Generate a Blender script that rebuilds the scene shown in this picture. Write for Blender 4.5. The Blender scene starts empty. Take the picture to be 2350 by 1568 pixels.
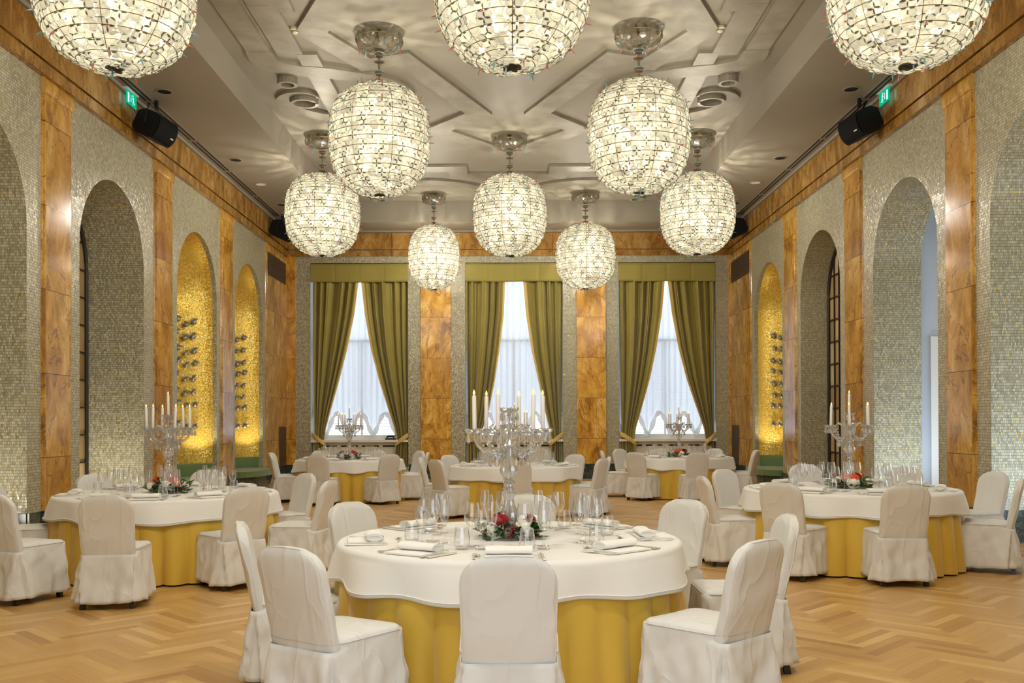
import bpy, math, random
from mathutils import Vector, Matrix
random.seed(7)
PI = math.pi
S = bpy.context.scene
C = S.collection
rad = math.radians
def col(r, g, b): return (r, g, b, 1.0)

# ---------------------------------------------------------------- camera, world, exposure
F, CX, CY, VX, VY = 2200.0, 1175.0, 784.0, 1168.0, 970.0
PITCH, ROLL, EYE = rad(0.4), rad(-0.2), 1.426
cam = bpy.data.cameras.new('camera'); camo = bpy.data.objects.new('camera', cam); C.objects.link(camo)
CAM_R = Matrix.Rotation(PI/2 + PITCH, 4, 'X') @ Matrix.Rotation(ROLL, 4, 'Z')
camo.matrix_world = Matrix.Translation((0, 0, EYE)) @ CAM_R
cam.sensor_width = 36.0; cam.lens = 36.0*F/2350.0
cam.shift_x = (CX-VX)/2350.0
cam.shift_y = ((VY-CY) - F*math.tan(PITCH))/2350.0
cam.clip_start = 0.05; cam.clip_end = 200
S.camera = camo
def ray(px, py):
    d = Vector(((px-CX)/F + cam.shift_x*2350/F, -(py-CY)/F + cam.shift_y*2350/F, -1.0))
    return CAM_R.to_3x3() @ d
def at_z(px, py, z):
    d = ray(px, py); k = (z-EYE)/d.z
    return Vector((d.x*k, d.y*k, z))

w = bpy.data.worlds.new('World'); S.world = w; w.use_nodes = True
wb = w.node_tree.nodes['Background']
wb.inputs[0].default_value = col(0.80, 0.90, 1.0); wb.inputs[1].default_value = 1.6
S.view_settings.view_transform = 'Standard'; S.view_settings.look = 'None'
S.view_settings.gamma = 1.0; S.view_settings.use_curve_mapping = False
S.view_settings.exposure = 0.50
cy = S.cycles
cy.max_bounces = 7; cy.diffuse_bounces = 4; cy.glossy_bounces = 3; cy.transmission_bounces = 5
cy.transparent_max_bounces = 20; cy.sample_clamp_indirect = 4.0; cy.sample_clamp_direct = 0.0
cy.caustics_reflective = False; cy.caustics_refractive = False
cy.use_denoising = True; cy.blur_glossy = 0.6
CHANDELIER_POWER = 640.0
CHANDELIER_COLOUR = (1.0, 0.945, 0.84)
CHANDELIER_SPOTS = [(-3.45, 8.4), (0.04, 8.4), (3.52, 8.4), (-1.76, 13.1), (1.78, 13.0), (-3.45, 17.8), (0.03, 17.9), (3.52, 17.8), (-1.74, 22.4), (1.8, 22.35)]
for n, (x, y) in enumerate([(-1.76, 3.5), (1.78, 3.5)]):      # the row of lamps just above the camera
    l = bpy.data.lights.new('chandelier_light', 'POINT'); l.energy = CHANDELIER_POWER*0.32; l.color = CHANDELIER_COLOUR; l.shadow_soft_size = 0.3
    o = bpy.data.objects.new('chandelier_light', l); C.objects.link(o); o.location = (x, y, 5.3)

# ---------------------------------------------------------------- mesh builder and tags
class MB:
    def __init__(s): s.v = []; s.f = []; s.uv = []; s.m = []
    def face(s, pts, uvs=None, m=0):
        b = len(s.v); s.v += [tuple(p) for p in pts]
        s.f.append(tuple(range(b, b+len(pts)))); s.uv.append(uvs or [(0, 0)]*len(pts)); s.m.append(m); return s
    def grid(s, fn, nu, nv, uvf=None, close=False, m=0):
        b = len(s.v); cu = nu if close else nu+1
        for j in range(nv+1):
            for i in range(cu): s.v.append(tuple(fn(i/nu, j/nv)))
        for j in range(nv):
            for i in range(nu):
                i2 = (i+1) % cu
                s.f.append((b+j*cu+i, b+j*cu+i2, b+(j+1)*cu+i2, b+(j+1)*cu+i)); s.m.append(m)
                s.uv.append([uvf(i/nu, j/nv), uvf((i+1)/nu, j/nv), uvf((i+1)/nu, (j+1)/nv), uvf(i/nu, (j+1)/nv)] if uvf else [(0, 0)]*4)
        return s
    def box(s, x0, x1, y0, y1, z0, z1, m=0, M=None):
        P = [Vector((x, y, z)) for z in (z0, z1) for y in (y0, y1) for x in (x0, x1)]
        for idx, (a, c) in (((0, 2, 3, 1), (0, 1)), ((4, 5, 7, 6), (0, 1)), ((0, 1, 5, 4), (0, 2)), ((2, 6, 7, 3), (0, 2)), ((0, 4, 6, 2), (1, 2)), ((1, 3, 7, 5), (1, 2))):
            s.face([(M @ P[i]) if M else P[i] for i in idx], [(P[i][a], P[i][c]) for i in idx], m)
        return s
    def lathe(s, prof, n=24, c=(0, 0, 0), m=0, M=None, wob=None):
        k = len(prof)-1
        def fn(u, v):
            r, z = prof[round(v*k)]; a = 2*PI*u
            if wob: r, z = wob(r, z, a)
            p = Vector((c[0]+r*math.cos(a), c[1]+r*math.sin(a), c[2]+z))
            return M @ p if M else p
        return s.grid(fn, n, k, close=True, m=m)
    def tube(s, pts, r, n=6, closed=False, m=0, cap=True):
        pts = [Vector(p) for p in pts]; k = len(pts); b = len(s.v)
        R = r if isinstance(r, (list, tuple)) else [r]*k
        up = Vector((0, 0, 1))
        for i, p in enumerate(pts):
            t = (pts[(i+1) % k]-pts[i-1]) if closed else (pts[min(i+1, k-1)]-pts[max(i-1, 0)])
            t.normalize(); a = t.cross(up)
            if a.length < 0.1: a = t.cross(Vector((1, 0, 0)))
            a.normalize(); q = a.cross(t)
            for j in range(n):
                g = 2*PI*j/n; s.v.append(tuple(p+(a*math.cos(g)+q*math.sin(g))*R[i]))
        for i in range(k if closed else k-1):
            for j in range(n):
                i2 = (i+1) % k; j2 = (j+1) % n
                s.f.append((b+i*n+j, b+i*n+j2, b+i2*n+j2, b+i2*n+j)); s.uv.append([(0, 0)]*4); s.m.append(m)
        if cap and not closed:
            s.f.append(tuple(b+j for j in range(n))); s.f.append(tuple(b+(k-1)*n+j for j in reversed(range(n))))
            s.uv += [[(0, 0)]*n]*2; s.m += [m, m]
        return s
    def prism(s, pts, z0, z1, m=0, M=None):
        f = (lambda p: M @ Vector(p)) if M else (lambda p: p)
        n = len(pts)
        s.face([f((x, y, z1)) for x, y in pts], [(x, y) for x, y in pts], m)
        s.face([f((x, y, z0)) for x, y in reversed(pts)], [(x, y) for x, y in reversed(pts)], m)
        for i in range(n):
            (a, b), (c, d) = pts[i], pts[(i+1) % n]
            L = math.hypot(c-a, d-b)
            s.face([f((a, b, z0)), f((c, d, z0)), f((c, d, z1)), f((a, b, z1))], [(0, z0), (L, z0), (L, z1), (0, z1)], m)
        return s
    def ball(s, c, r, n=8, m=0, sq=(1, 1, 1)):
        return s.lathe([(max(r*math.sin(PI*i/(n//2+1)), 1e-5), -r*math.cos(PI*i/(n//2+1))*sq[2]) for i in range(n//2+2)], n, c, m)
    def mesh(s, name, mats, smooth=35):
        me = bpy.data.meshes.new(name); me.from_pydata(s.v, [], s.f)
        for q in (mats if isinstance(mats, (list, tuple)) else [mats]): me.materials.append(q)
        ul = me.uv_layers.new(name='UVMap')
        ul.data.foreach_set('uv', [c for f in s.uv for p in f for c in p])
        me.polygons.foreach_set('material_index', s.m)
        if smooth:
            me.polygons.foreach_set('use_smooth', [True]*len(s.f)); me.set_sharp_from_angle(angle=rad(smooth))
        me.update(); return me
    def build(s, name, mats, parent=None, smooth=35):
        return link(name, s.mesh(name, mats, smooth), parent)
def link(name, me, parent=None):
    o = bpy.data.objects.new(name, me); C.objects.link(o)
    if parent: o.parent = parent
    return o
def tag(o, label=None, cat=None, group=None, kind=None):
    if label: o['label'] = label
    if cat: o['category'] = cat
    if group: o['group'] = group
    if kind: o['kind'] = kind
    return o
def thing(name, label, cat, loc=(0, 0, 0), rz=0.0, group=None):
    o = bpy.data.objects.new(name, None); C.objects.link(o); o.location = loc; o.rotation_euler = (0, 0, rz); o.empty_display_size = 0.1
    return tag(o, label, cat, group)
def struct(o, label=None): return tag(o, label, None, None, 'structure')
def copy_tree(o, parent=None):
    c = o.copy(); C.objects.link(c)
    if parent: c.parent = parent
    for ch in KIDS.get(o.name, ()): copy_tree(ch, c)
    return c
KIDS = {}
def index_kids(root):
    for o in C.objects:
        if o.parent: KIDS.setdefault(o.parent.name, [])
    def walk(o):
        KIDS[o.name] = list(o.children)
        for c in o.children: walk(c)
    walk(root)

# ---------------------------------------------------------------- materials
class G:
    def __init__(s, name):
        s.m = bpy.data.materials.new(name); s.m.use_nodes = True; s.t = s.m.node_tree
        s.t.nodes.clear(); s.out = s.n('ShaderNodeOutputMaterial')
    def n(s, ty, **kw):
        x = s.t.nodes.new(ty)
        for k, v in kw.items(): setattr(x, k, v)
        return x
    def put(s, sock, v):
        if isinstance(v, bpy.types.NodeSocket): s.t.links.new(v, sock)
        elif v is not None: sock.default_value = v
    def math(s, op, a, b=None, c=None):
        x = s.n('ShaderNodeMath', operation=op); s.put(x.inputs[0], a); s.put(x.inputs[1], b)
        if c is not None: s.put(x.inputs[2], c)
        return x.outputs[0]
    def vmath(s, op, a, b=None, sc=None):
        x = s.n('ShaderNodeVectorMath', operation=op); s.put(x.inputs[0], a)
        if b is not None: s.put(x.inputs[1], b)
        if sc is not None: s.put(x.inputs[3], sc)
        return x.outputs[0]
    def mix(s, f, a, b, bt='MIX'):
        x = s.n('ShaderNodeMix', data_type='RGBA', blend_type=bt); s.put(x.inputs[0], f); s.put(x.inputs[6], a); s.put(x.inputs[7], b)
        return x.outputs[2]
    def ramp(s, f, st):
        x = s.n('ShaderNodeValToRGB'); e = x.color_ramp.elements
        e[0].position, e[0].color = st[0]; e[1].position, e[1].color = st[-1]
        for p, c in st[1:-1]: q = e.new(p); q.color = c
        s.put(x.inputs[0], f); return x.outputs[0]
    def noise(s, vec, sc, det=3.0, rough=0.5, dist=0.0):
        x = s.n('ShaderNodeTexNoise'); s.put(x.inputs['Vector'], vec); x.inputs['Scale'].default_value = sc
        x.inputs['Detail'].default_value = det; x.inputs['Roughness'].default_value = rough; x.inputs['Distortion'].default_value = dist
        return x.outputs[0], x.outputs[1]
    def rnd(s, vec):
        x = s.n('ShaderNodeTexWhiteNoise', noise_dimensions='3D'); s.put(x.inputs[0], vec); return x.outputs[0], x.outputs[1]
    def uv(s): return s.n('ShaderNodeTexCoord').outputs['UV']
    def obj(s): return s.n('ShaderNodeTexCoord').outputs['Object']
    def xyz(s, v):
        x = s.n('ShaderNodeSeparateXYZ'); s.put(x.inputs[0], v); return x.outputs
    def cmb(s, x, y, z=0.0):
        q = s.n('ShaderNodeCombineXYZ'); s.put(q.inputs[0], x); s.put(q.inputs[1], y); s.put(q.inputs[2], z); return q.outputs[0]
    def tilt(s, rcol, k):
        g = s.n('ShaderNodeNewGeometry').outputs['Normal']
        v = s.vmath('SUBTRACT', rcol, (0.5, 0.5, 0.5)); v = s.vmath('SCALE', v, sc=k)
        return s.vmath('NORMALIZE', s.vmath('ADD', g, v))
    def bump(s, h, st, dist=0.01):
        x = s.n('ShaderNodeBump'); x.inputs['Strength'].default_value = st; x.inputs['Distance'].default_value = dist; s.put(x.inputs['Height'], h); return x.outputs[0]
    def pbr(s, base, rough=0.5, metal=0.0, spec=0.5, normal=None, **kw):
        p = s.n('ShaderNodeBsdfPrincipled'); s.put(p.inputs['Base Color'], base); s.put(p.inputs['Roughness'], rough); s.put(p.inputs['Metallic'], metal)
        s.put(p.inputs['Specular IOR Level'], spec); s.put(p.inputs['Normal'], normal)
        for k, v in kw.items(): s.put(p.inputs[k.replace('_', ' ')], v)
        s.t.links.new(p.outputs[0], s.out.inputs[0]); return s.m
def plain(name, c, rough=0.5, metal=0.0, spec=0.5, **kw): return G(name).pbr(col(*c), rough, metal, spec, **kw)
def emit(name, c, st):
    g = G(name); e = g.n('ShaderNodeEmission'); e.inputs[0].default_value = col(*c); e.inputs[1].default_value = st
    g.t.links.new(e.outputs[0], g.out.inputs[0]); return g.m

def mosaic_mat(name, base, var, gold_share, tw=0.0215, th=0.034, rough=0.28):
    g = G(name); u, v, _ = g.xyz(g.uv())
    sv = g.math('DIVIDE', v, th); row = g.math('FLOOR', sv)
    r1, _c = g.rnd(g.cmb(row, 3.3, 0.0))
    su = g.math('ADD', g.math('DIVIDE', u, tw), g.math('MULTIPLY', r1, 7.0)); cl = g.math('FLOOR', su)
    rv, rc = g.rnd(g.cmb(cl, row, 1.7)); rv2, _ = g.rnd(g.cmb(cl, row, 9.1))
    fu = g.math('ABSOLUTE', g.math('SUBTRACT', g.math('FRACT', su), 0.5)); fv = g.math('ABSOLUTE', g.math('SUBTRACT', g.math('FRACT', sv), 0.5))
    edge = g.math('GREATER_THAN', g.math('MAXIMUM', g.math('ADD', fu, 0.0), g.math('ADD', fv, 0.0)), 0.445)
    big, _ = g.noise(g.uv(), 0.9, 2.0)
    tile = g.ramp(rv, [(0.0, col(*[b*(1-var) for b in base])), (0.5, col(*base)), (0.85, col(*[b*(1+var) for b in base])), (1.0, col(*[min(b*(1+1.7*var), 0.85) for b in base]))])
    tile = g.mix(g.math('MULTIPLY', big, 0.5), tile, g.mix(0.5, tile, col(base[0]*1.1, base[1]*1.0, base[2]*0.8)))
    isg = g.math('GREATER_THAN', rv2, 1.0-gold_share)
    tile = g.mix(isg, tile, col(0.62, 0.43, 0.10))
    c = g.mix(edge, tile, col(base[0]*0.34, base[1]*0.32, base[2]*0.28))
    return g.pbr(c, g.math('ADD', g.math('MULTIPLY', edge, 0.5), rough), g.math('MULTIPLY', isg, 0.6), 0.55, g.tilt(rc, 0.16))
def marble_mat(name, slab=1.02, dark=1.0):
    g = G(name); U = g.uv(); u, v, _ = g.xyz(U)
    sv = g.math('DIVIDE', v, slab); row = g.math('FLOOR', sv); k, kc = g.rnd(g.cmb(row, g.math('FLOOR', g.math('DIVIDE', u, 1.45)), 0.5))
    vec = g.vmath('ADD', g.cmb(u, g.math('MULTIPLY', v, 0.45), 0.0), g.vmath('SCALE', kc, sc=9.0))
    n1, _ = g.noise(vec, 2.6, 7.0, 0.62, 1.3); n2, _ = g.noise(vec, 1.1, 5.0, 0.6, 2.4); n3, _ = g.noise(g.vmath('MULTIPLY', vec, (26.0, 2.5, 1.0)), 1.0, 3.0)
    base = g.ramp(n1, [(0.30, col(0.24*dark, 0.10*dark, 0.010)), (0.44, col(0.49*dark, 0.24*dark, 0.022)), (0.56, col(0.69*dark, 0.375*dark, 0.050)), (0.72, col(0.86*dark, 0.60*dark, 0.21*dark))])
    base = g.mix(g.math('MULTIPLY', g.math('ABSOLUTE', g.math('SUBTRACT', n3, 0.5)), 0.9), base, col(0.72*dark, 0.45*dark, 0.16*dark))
    n4, _ = g.noise(vec, 1.9, 9.0, 0.7, 3.0)
    vein = g.math('MAXIMUM', g.math('LESS_THAN', g.math('ABSOLUTE', g.math('SUBTRACT', n2, 0.5)), 0.010), g.math('MULTIPLY', g.math('LESS_THAN', g.math('ABSOLUTE', g.math('SUBTRACT', n4, 0.56)), 0.012), 0.8))
    base = g.mix(g.math('MULTIPLY', vein, 0.6), base, col(0.13, 0.045, 0.008))
    base = g.mix(g.math('MULTIPLY', g.math('SUBTRACT', k, 0.5), 0.5), base, col(0.30*dark, 0.12*dark, 0.02))
    jt = g.math('GREATER_THAN', g.math('ABSOLUTE', g.math('SUBTRACT', g.math('FRACT', sv), 0.5)), 0.496)
    base = g.mix(jt, base, col(0.09, 0.035, 0.01))
    return g.pbr(base, 0.16, 0.0, 0.5)
def gold_mat():
    g = G('gold_leaf_mosaic'); U = g.uv()
    x = g.n('ShaderNodeTexVoronoi'); g.put(x.inputs['Vector'], U); x.inputs['Scale'].default_value = 52.0
    rc = x.outputs['Color']; r = g.xyz(rc)
    c = g.ramp(r[0], [(0.0, col(0.62, 0.38, 0.035)), (0.5, col(0.90, 0.64, 0.10)), (0.86, col(0.95, 0.76, 0.22)), (1.0, col(0.9, 0.84, 0.6))])
    n, _ = g.noise(U, 1.6, 4.0)
    c = g.mix(g.math('MULTIPLY', n, 0.35), c, col(0.55, 0.33, 0.03))
    return g.pbr(c, 0.40, 0.65, 0.5, g.tilt(rc, 0.32))
def floor_mat():
    g = G('oak_parquet'); U = g.uv(); u, v, _ = g.xyz(U)
    a = g.n('ShaderNodeAttribute', attribute_name='plank'); k = a.outputs['Fac']
    vec = g.cmb(g.math('ADD', g.math('MULTIPLY', u, 1.6), g.math('MULTIPLY', k, 50.0)), g.math('MULTIPLY', v, 30.0), g.math('MULTIPLY', k, 9.0))
    n, _ = g.noise(vec, 1.6, 5.0, 0.6, 0.6)
    c = g.ramp(k, [(0.0, col(0.43, 0.225, 0.066)), (0.2, col(0.545, 0.315, 0.098)), (0.8, col(0.63, 0.39, 0.132)), (1.0, col(0.74, 0.49, 0.19))])
    c = g.mix(g.math('MULTIPLY', g.math('SUBTRACT', n, 0.3), 0.75), c, g.mix(0.6, c, col(0.22, 0.10, 0.03)))
    e = g.math('LESS_THAN', g.math('MINIMUM', v, g.math('SUBTRACT', 0.075, v)), 0.0009)
    c = g.mix(g.math('MULTIPLY', e, 0.5), c, col(0.10, 0.05, 0.015))
    return g.pbr(c, 0.33, 0.0, 0.45)
def cloth_mat(name, c, rough=0.85, wr=0.25, sc=7.0, sheen=0.15, crease=False):
    g = G(name); n, _ = g.noise(g.vmath('MULTIPLY', g.obj(), (1.0, 1.0, 0.55)), sc, 3.0, 0.5, 0.35)
    if crease:      # soft ridges where the cloth is pulled
        n2, _ = g.noise(g.vmath('MULTIPLY', g.obj(), (1.6, 1.6, 0.7)), sc*1.3, 2.0, 0.45, 0.9)
        rg = g.math('POWER', g.math('SUBTRACT', 1.0, g.math('ABSOLUTE', g.math('SUBTRACT', g.math('MULTIPLY', n2, 2.0), 1.0))), 5.0)
        n = g.math('ADD', n, g.math('MULTIPLY', rg, 0.55))
    return g.pbr(col(*c), rough, 0.0, 0.25, g.bump(n, wr, 0.02), Sheen_Weight=sheen, Sheen_Roughness=0.5)
def thin_glass(name, tint=(1, 1, 1), edge=1.0, lo=0.07):
    g = G(name); lw = g.n('ShaderNodeLayerWeight'); lw.inputs[0].default_value = 0.5
    f = g.math('ADD', g.math('MULTIPLY', g.math('POWER', lw.outputs['Facing'], 2.4), edge), lo)
    tr = g.n('ShaderNodeBsdfTransparent'); tr.inputs[0].default_value = col(*tint)
    gl = g.n('ShaderNodeBsdfGlossy'); gl.inputs['Roughness'].default_value = 0.03; gl.inputs[0].default_value = col(0.95, 0.97, 1.0)
    mx = g.n('ShaderNodeMixShader'); g.put(mx.inputs[0], f); g.put(mx.inputs[1], tr.outputs[0]); g.put(mx.inputs[2], gl.outputs[0])
    g.t.links.new(mx.outputs[0], g.out.inputs[0]); return g.m
def crystal_mat():
    g = G('cut_crystal'); gl = g.n('ShaderNodeBsdfGlass'); gl.inputs['IOR'].default_value = 1.5; gl.inputs['Roughness'].default_value = 0.02
    tr = g.n('ShaderNodeBsdfTransparent'); gs = g.n('ShaderNodeBsdfGlossy'); gs.inputs['Roughness'].default_value = 0.08
    a = g.n('ShaderNodeMixShader'); a.inputs[0].default_value = 0.45; g.put(a.inputs[1], gl.outputs[0]); g.put(a.inputs[2], tr.outputs[0])
    b = g.n('ShaderNodeMixShader'); b.inputs[0].default_value = 0.30; g.put(b.inputs[1], a.outputs[0]); g.put(b.inputs[2], gs.outputs[0])
    tl = g.n('ShaderNodeBsdfTranslucent'); tl.inputs[0].default_value = col(0.95, 0.95, 0.97); df = g.n('ShaderNodeBsdfDiffuse'); df.inputs[0].default_value = col(0.95, 0.95, 0.97)
    e = g.n('ShaderNodeMixShader'); g.put(e.inputs[1], tl.outputs[0]); g.put(e.inputs[2], df.outputs[0])
    f = g.n('ShaderNodeMixShader'); f.inputs[0].default_value = 0.11; g.put(f.inputs[1], b.outputs[0]); g.put(f.inputs[2], e.outputs[0])
    g.t.links.new(f.outputs[0], g.out.inputs[0]); return g.m
def disc_mat(name, tl, df, tr_w):
    g = G(name); u, v, _ = g.xyz(g.uv())
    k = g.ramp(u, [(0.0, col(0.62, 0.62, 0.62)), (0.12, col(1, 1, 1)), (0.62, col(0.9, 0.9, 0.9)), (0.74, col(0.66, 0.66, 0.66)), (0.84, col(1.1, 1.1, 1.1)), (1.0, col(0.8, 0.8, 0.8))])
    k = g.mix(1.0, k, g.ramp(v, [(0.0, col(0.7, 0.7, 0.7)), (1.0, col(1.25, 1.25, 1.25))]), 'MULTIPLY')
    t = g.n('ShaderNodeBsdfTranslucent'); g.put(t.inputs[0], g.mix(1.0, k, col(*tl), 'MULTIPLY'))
    d = g.n('ShaderNodeBsdfDiffuse'); d.inputs[0].default_value = col(*df)
    a = g.n('ShaderNodeMixShader'); a.inputs[0].default_value = 0.22; g.put(a.inputs[1], t.outputs[0]); g.put(a.inputs[2], d.outputs[0])
    tr = g.n('ShaderNodeBsdfTransparent'); tr.inputs[0].default_value = col(1, 0.98, 0.92)
    b = g.n('ShaderNodeMixShader'); b.inputs[0].default_value = tr_w; g.put(b.inputs[1], a.outputs[0]); g.put(b.inputs[2], tr.outputs[0])
    gs = g.n('ShaderNodeBsdfGlossy'); gs.inputs['Roughness'].default_value = 0.2
    e = g.n('ShaderNodeMixShader'); e.inputs[0].default_value = 0.05; g.put(e.inputs[1], b.outputs[0]); g.put(e.inputs[2], gs.outputs[0])
    g.t.links.new(e.outputs[0], g.out.inputs[0]); return g.m
def sheer_mat(name='sheer_voile', tc=(0.74, 0.76, 0.80), mixd=0.3):
    g = G(name)
    t = g.n('ShaderNodeBsdfTranslucent'); t.inputs[0].default_value = col(*tc)
    d = g.n('ShaderNodeBsdfDiffuse'); d.inputs[0].default_value = col(0.8, 0.8, 0.8)
    a = g.n('ShaderNodeMixShader'); a.inputs[0].default_value = 0.3; g.put(a.inputs[1], t.outputs[0]); g.put(a.inputs[2], d.outputs[0])
    tr = g.n('ShaderNodeBsdfTransparent'); b = g.n('ShaderNodeMixShader'); b.inputs[0].default_value = 0.07
    g.put(b.inputs[1], a.outputs[0]); g.put(b.inputs[2], tr.outputs[0]); g.t.links.new(b.outputs[0], g.out.inputs[0]); return g.m
def leaded_mat():
    g = G('leaded_amber_glass'); U = g.uv(); u, v, _ = g.xyz(U)
    cell = g.cmb(g.math('FLOOR', g.math('DIVIDE', u, 0.26)), g.math('FLOOR', g.math('DIVIDE', v, 0.42)), 0.0)
    k, _ = g.rnd(cell)
    c = g.ramp(k, [(0.0, col(0.36, 0.23, 0.10)), (0.6, col(0.55, 0.39, 0.20)), (1.0, col(0.75, 0.60, 0.36))])
    return g.pbr(c, 0.25, 0.0, 0.5)
def plaster_mat(name, c, rough=0.55):
    g = G(name); n, _ = g.noise(g.obj(), 1.3, 3.0); q = g.mix(g.math('MULTIPLY', n, 0.25), col(*c), col(c[0]*0.9, c[1]*0.88, c[2]*0.84))
    return g.pbr(q, rough, 0.0, 0.3)
def band_mat():
    g = G('silver_leaf_relief'); n, _ = g.noise(g.obj(), 2.2, 5.0, 0.6)
    c = g.ramp(n, [(0.3, col(0.21, 0.185, 0.138)), (0.7, col(0.33, 0.30, 0.235))])
    return g.pbr(c, 0.48, 0.25, 0.4)
def green_marble_mat():
    g = G('dark_green_marble'); n, _ = g.noise(g.obj(), 4.0, 8.0, 0.65, 2.0)
    v = g.math('LESS_THAN', g.math('ABSOLUTE', g.math('SUBTRACT', n, 0.5)), 0.012)
    c = g.mix(g.math('MULTIPLY', v, 0.4), g.ramp(n, [(0.3, col(0.012, 0.022, 0.018)), (0.7, col(0.045, 0.07, 0.06))]), col(0.25, 0.3, 0.27))
    return g.pbr(c, 0.15, 0.0, 0.5)

M = {}
M['mosaic'] = mosaic_mat('grey_mosaic', (0.42, 0.40, 0.285), 0.30, 0.022)
M['marble'] = marble_mat('amber_onyx', 1.02, 0.86); M['frieze'] = marble_mat('amber_onyx_frieze', 20.0, 0.60); M['far_marble'] = marble_mat('amber_onyx_far_lit', 1.02, 1.12)  # far_marble: same onyx, colour raised to stand for stronger light there
M['gold'] = gold_mat(); M['floor'] = floor_mat()
M['soffit'] = plaster_mat('taupe_plaster', (0.275, 0.243, 0.19)); M['coffer'] = plaster_mat('coffer_plaster', (0.275, 0.247, 0.19))
M['band'] = band_mat(); M['green_marble'] = green_marble_mat()
M['blue_plaster'] = plaster_mat('pale_blue_plaster', (0.56, 0.62, 0.70))
M['white_paint'] = plain('white_paint', (0.80, 0.80, 0.78), 0.4)
M['brass'] = plain('aged_brass', (0.42, 0.33, 0.16), 0.35, 0.9)
M['wire'] = plain('bronze_wire', (0.30, 0.24, 0.12), 0.4, 0.7)
M['cover'] = cloth_mat('ivory_chair_cover', (0.69, 0.675, 0.64), 0.8, 0.42, 2.6, 0.15, True)
M['white_cloth'] = cloth_mat('white_table_linen', (0.82, 0.805, 0.775), 0.85, 0.10, 2.0, 0.15, True)
M['gold_cloth'] = cloth_mat('golden_table_satin', (0.66, 0.43, 0.055), 0.5, 0.08, 5.0, 0.3)
M['napkin'] = cloth_mat('white_napkin_linen', (0.88, 0.86, 0.82), 0.85, 0.05, 20.0)
M['curtain'] = cloth_mat('olive_velvet', (0.325, 0.27, 0.060), 0.5, 0.12, 5.0, 0.35)
M['lining'] = cloth_mat('gold_curtain_lining', (0.72, 0.54, 0.18), 0.6, 0.05, 5.0)
M['sheer'] = sheer_mat(); M['swag'] = sheer_mat('sheer_hem', (0.97, 0.95, 0.94), 0.15); M['leaded'] = leaded_mat()
M['dark_wood'] = plain('dark_wood', (0.022, 0.014, 0.010), 0.35)
M['iron'] = plain('dark_iron', (0.03, 0.024, 0.018), 0.5, 0.4)
M['black'] = plain('black_plastic', (0.005, 0.005, 0.006), 0.6, 0.0, 0.25)
M['grille'] = plain('black_grille', (0.003, 0.003, 0.0035), 0.85, 0.0, 0.15)
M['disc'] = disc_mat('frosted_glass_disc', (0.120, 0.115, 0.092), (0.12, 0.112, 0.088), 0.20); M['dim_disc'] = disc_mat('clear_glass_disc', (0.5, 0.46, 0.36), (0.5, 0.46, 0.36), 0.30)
M['bulb'] = emit('lit_bulb', (1.0, 0.9, 0.7), 5.0); M['bulb'].cycles.emission_sampling = 'NONE'
M['flame'] = emit('candle_flame', (1.0, 0.62, 0.16), 1.7); M['flame'].cycles.emission_sampling = 'NONE'
M['blue_glass'] = plain('blue_glass', (0.20, 0.40, 0.47), 0.15, 0.0, 0.6); M['red_glass'] = plain('red_glass', (0.52, 0.18, 0.16), 0.15, 0.0, 0.6)
M['glass'] = thin_glass('drinking_glass'); M['crystal'] = crystal_mat(); M['pane'] = thin_glass('window_glass', edge=0.3)
M['silver'] = plain('silver_cutlery', (0.88, 0.84, 0.74), 0.25, 0.85)
M['candle'] = plain('ivory_candle_wax', (0.80, 0.77, 0.74), 0.45, Subsurface_Weight=0.2, Subsurface_Radius=(0.01, 0.008, 0.006))
M['leaf'] = plain('green_leaf', (0.035, 0.10, 0.02), 0.45); M['pale_leaf'] = plain('grey_green_leaf', (0.16, 0.26, 0.16), 0.5)
M['petal_white'] = plain('white_petal', (0.85, 0.83, 0.72), 0.7); M['petal_red'] = plain('crimson_petal', (0.32, 0.010, 0.022), 0.6)
M['petal_orange'] = plain('orange_petal', (0.70, 0.075, 0.015), 0.5); M['berry'] = plain('red_berry', (0.36, 0.03, 0.025), 0.3)
M['bench'] = cloth_mat('green_velvet', (0.13, 0.20, 0.075), 0.6, 0.1, 6.0, 0.3)
M['exit_green'] = emit('exit_green', (0.0, 0.42, 0.22), 0.8); M['exit_white'] = emit('exit_white', (0.75, 0.95, 1.0), 0.85)
M['vent'] = plain('bronze_vent', (0.10, 0.062, 0.04), 0.5, 0.3); M['slot'] = plain('black_slot', (0.01, 0.008, 0.007), 0.7)
M['silver_leaf'] = plain('tarnished_silver', (0.30, 0.29, 0.27), 0.35, 0.6); M['sensor'] = plain('ivory_plastic', (0.6, 0.55, 0.42), 0.5)
M['shutter'] = plain('pale_shutter', (0.75, 0.78, 0.82), 0.6)
# ---------------------------------------------------------------- room shell
XW, YN, YF, ZS, ZC = 5.64, 1.5, 24.2, 6.27, 6.785
XE, YE = 4.03, 23.08
BASE_H, ARCH_H, FRZ_H = 0.38, 5.63, 5.79
RS, SPRING, ARCH_R = 0.0, 3.78, 1.11

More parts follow.
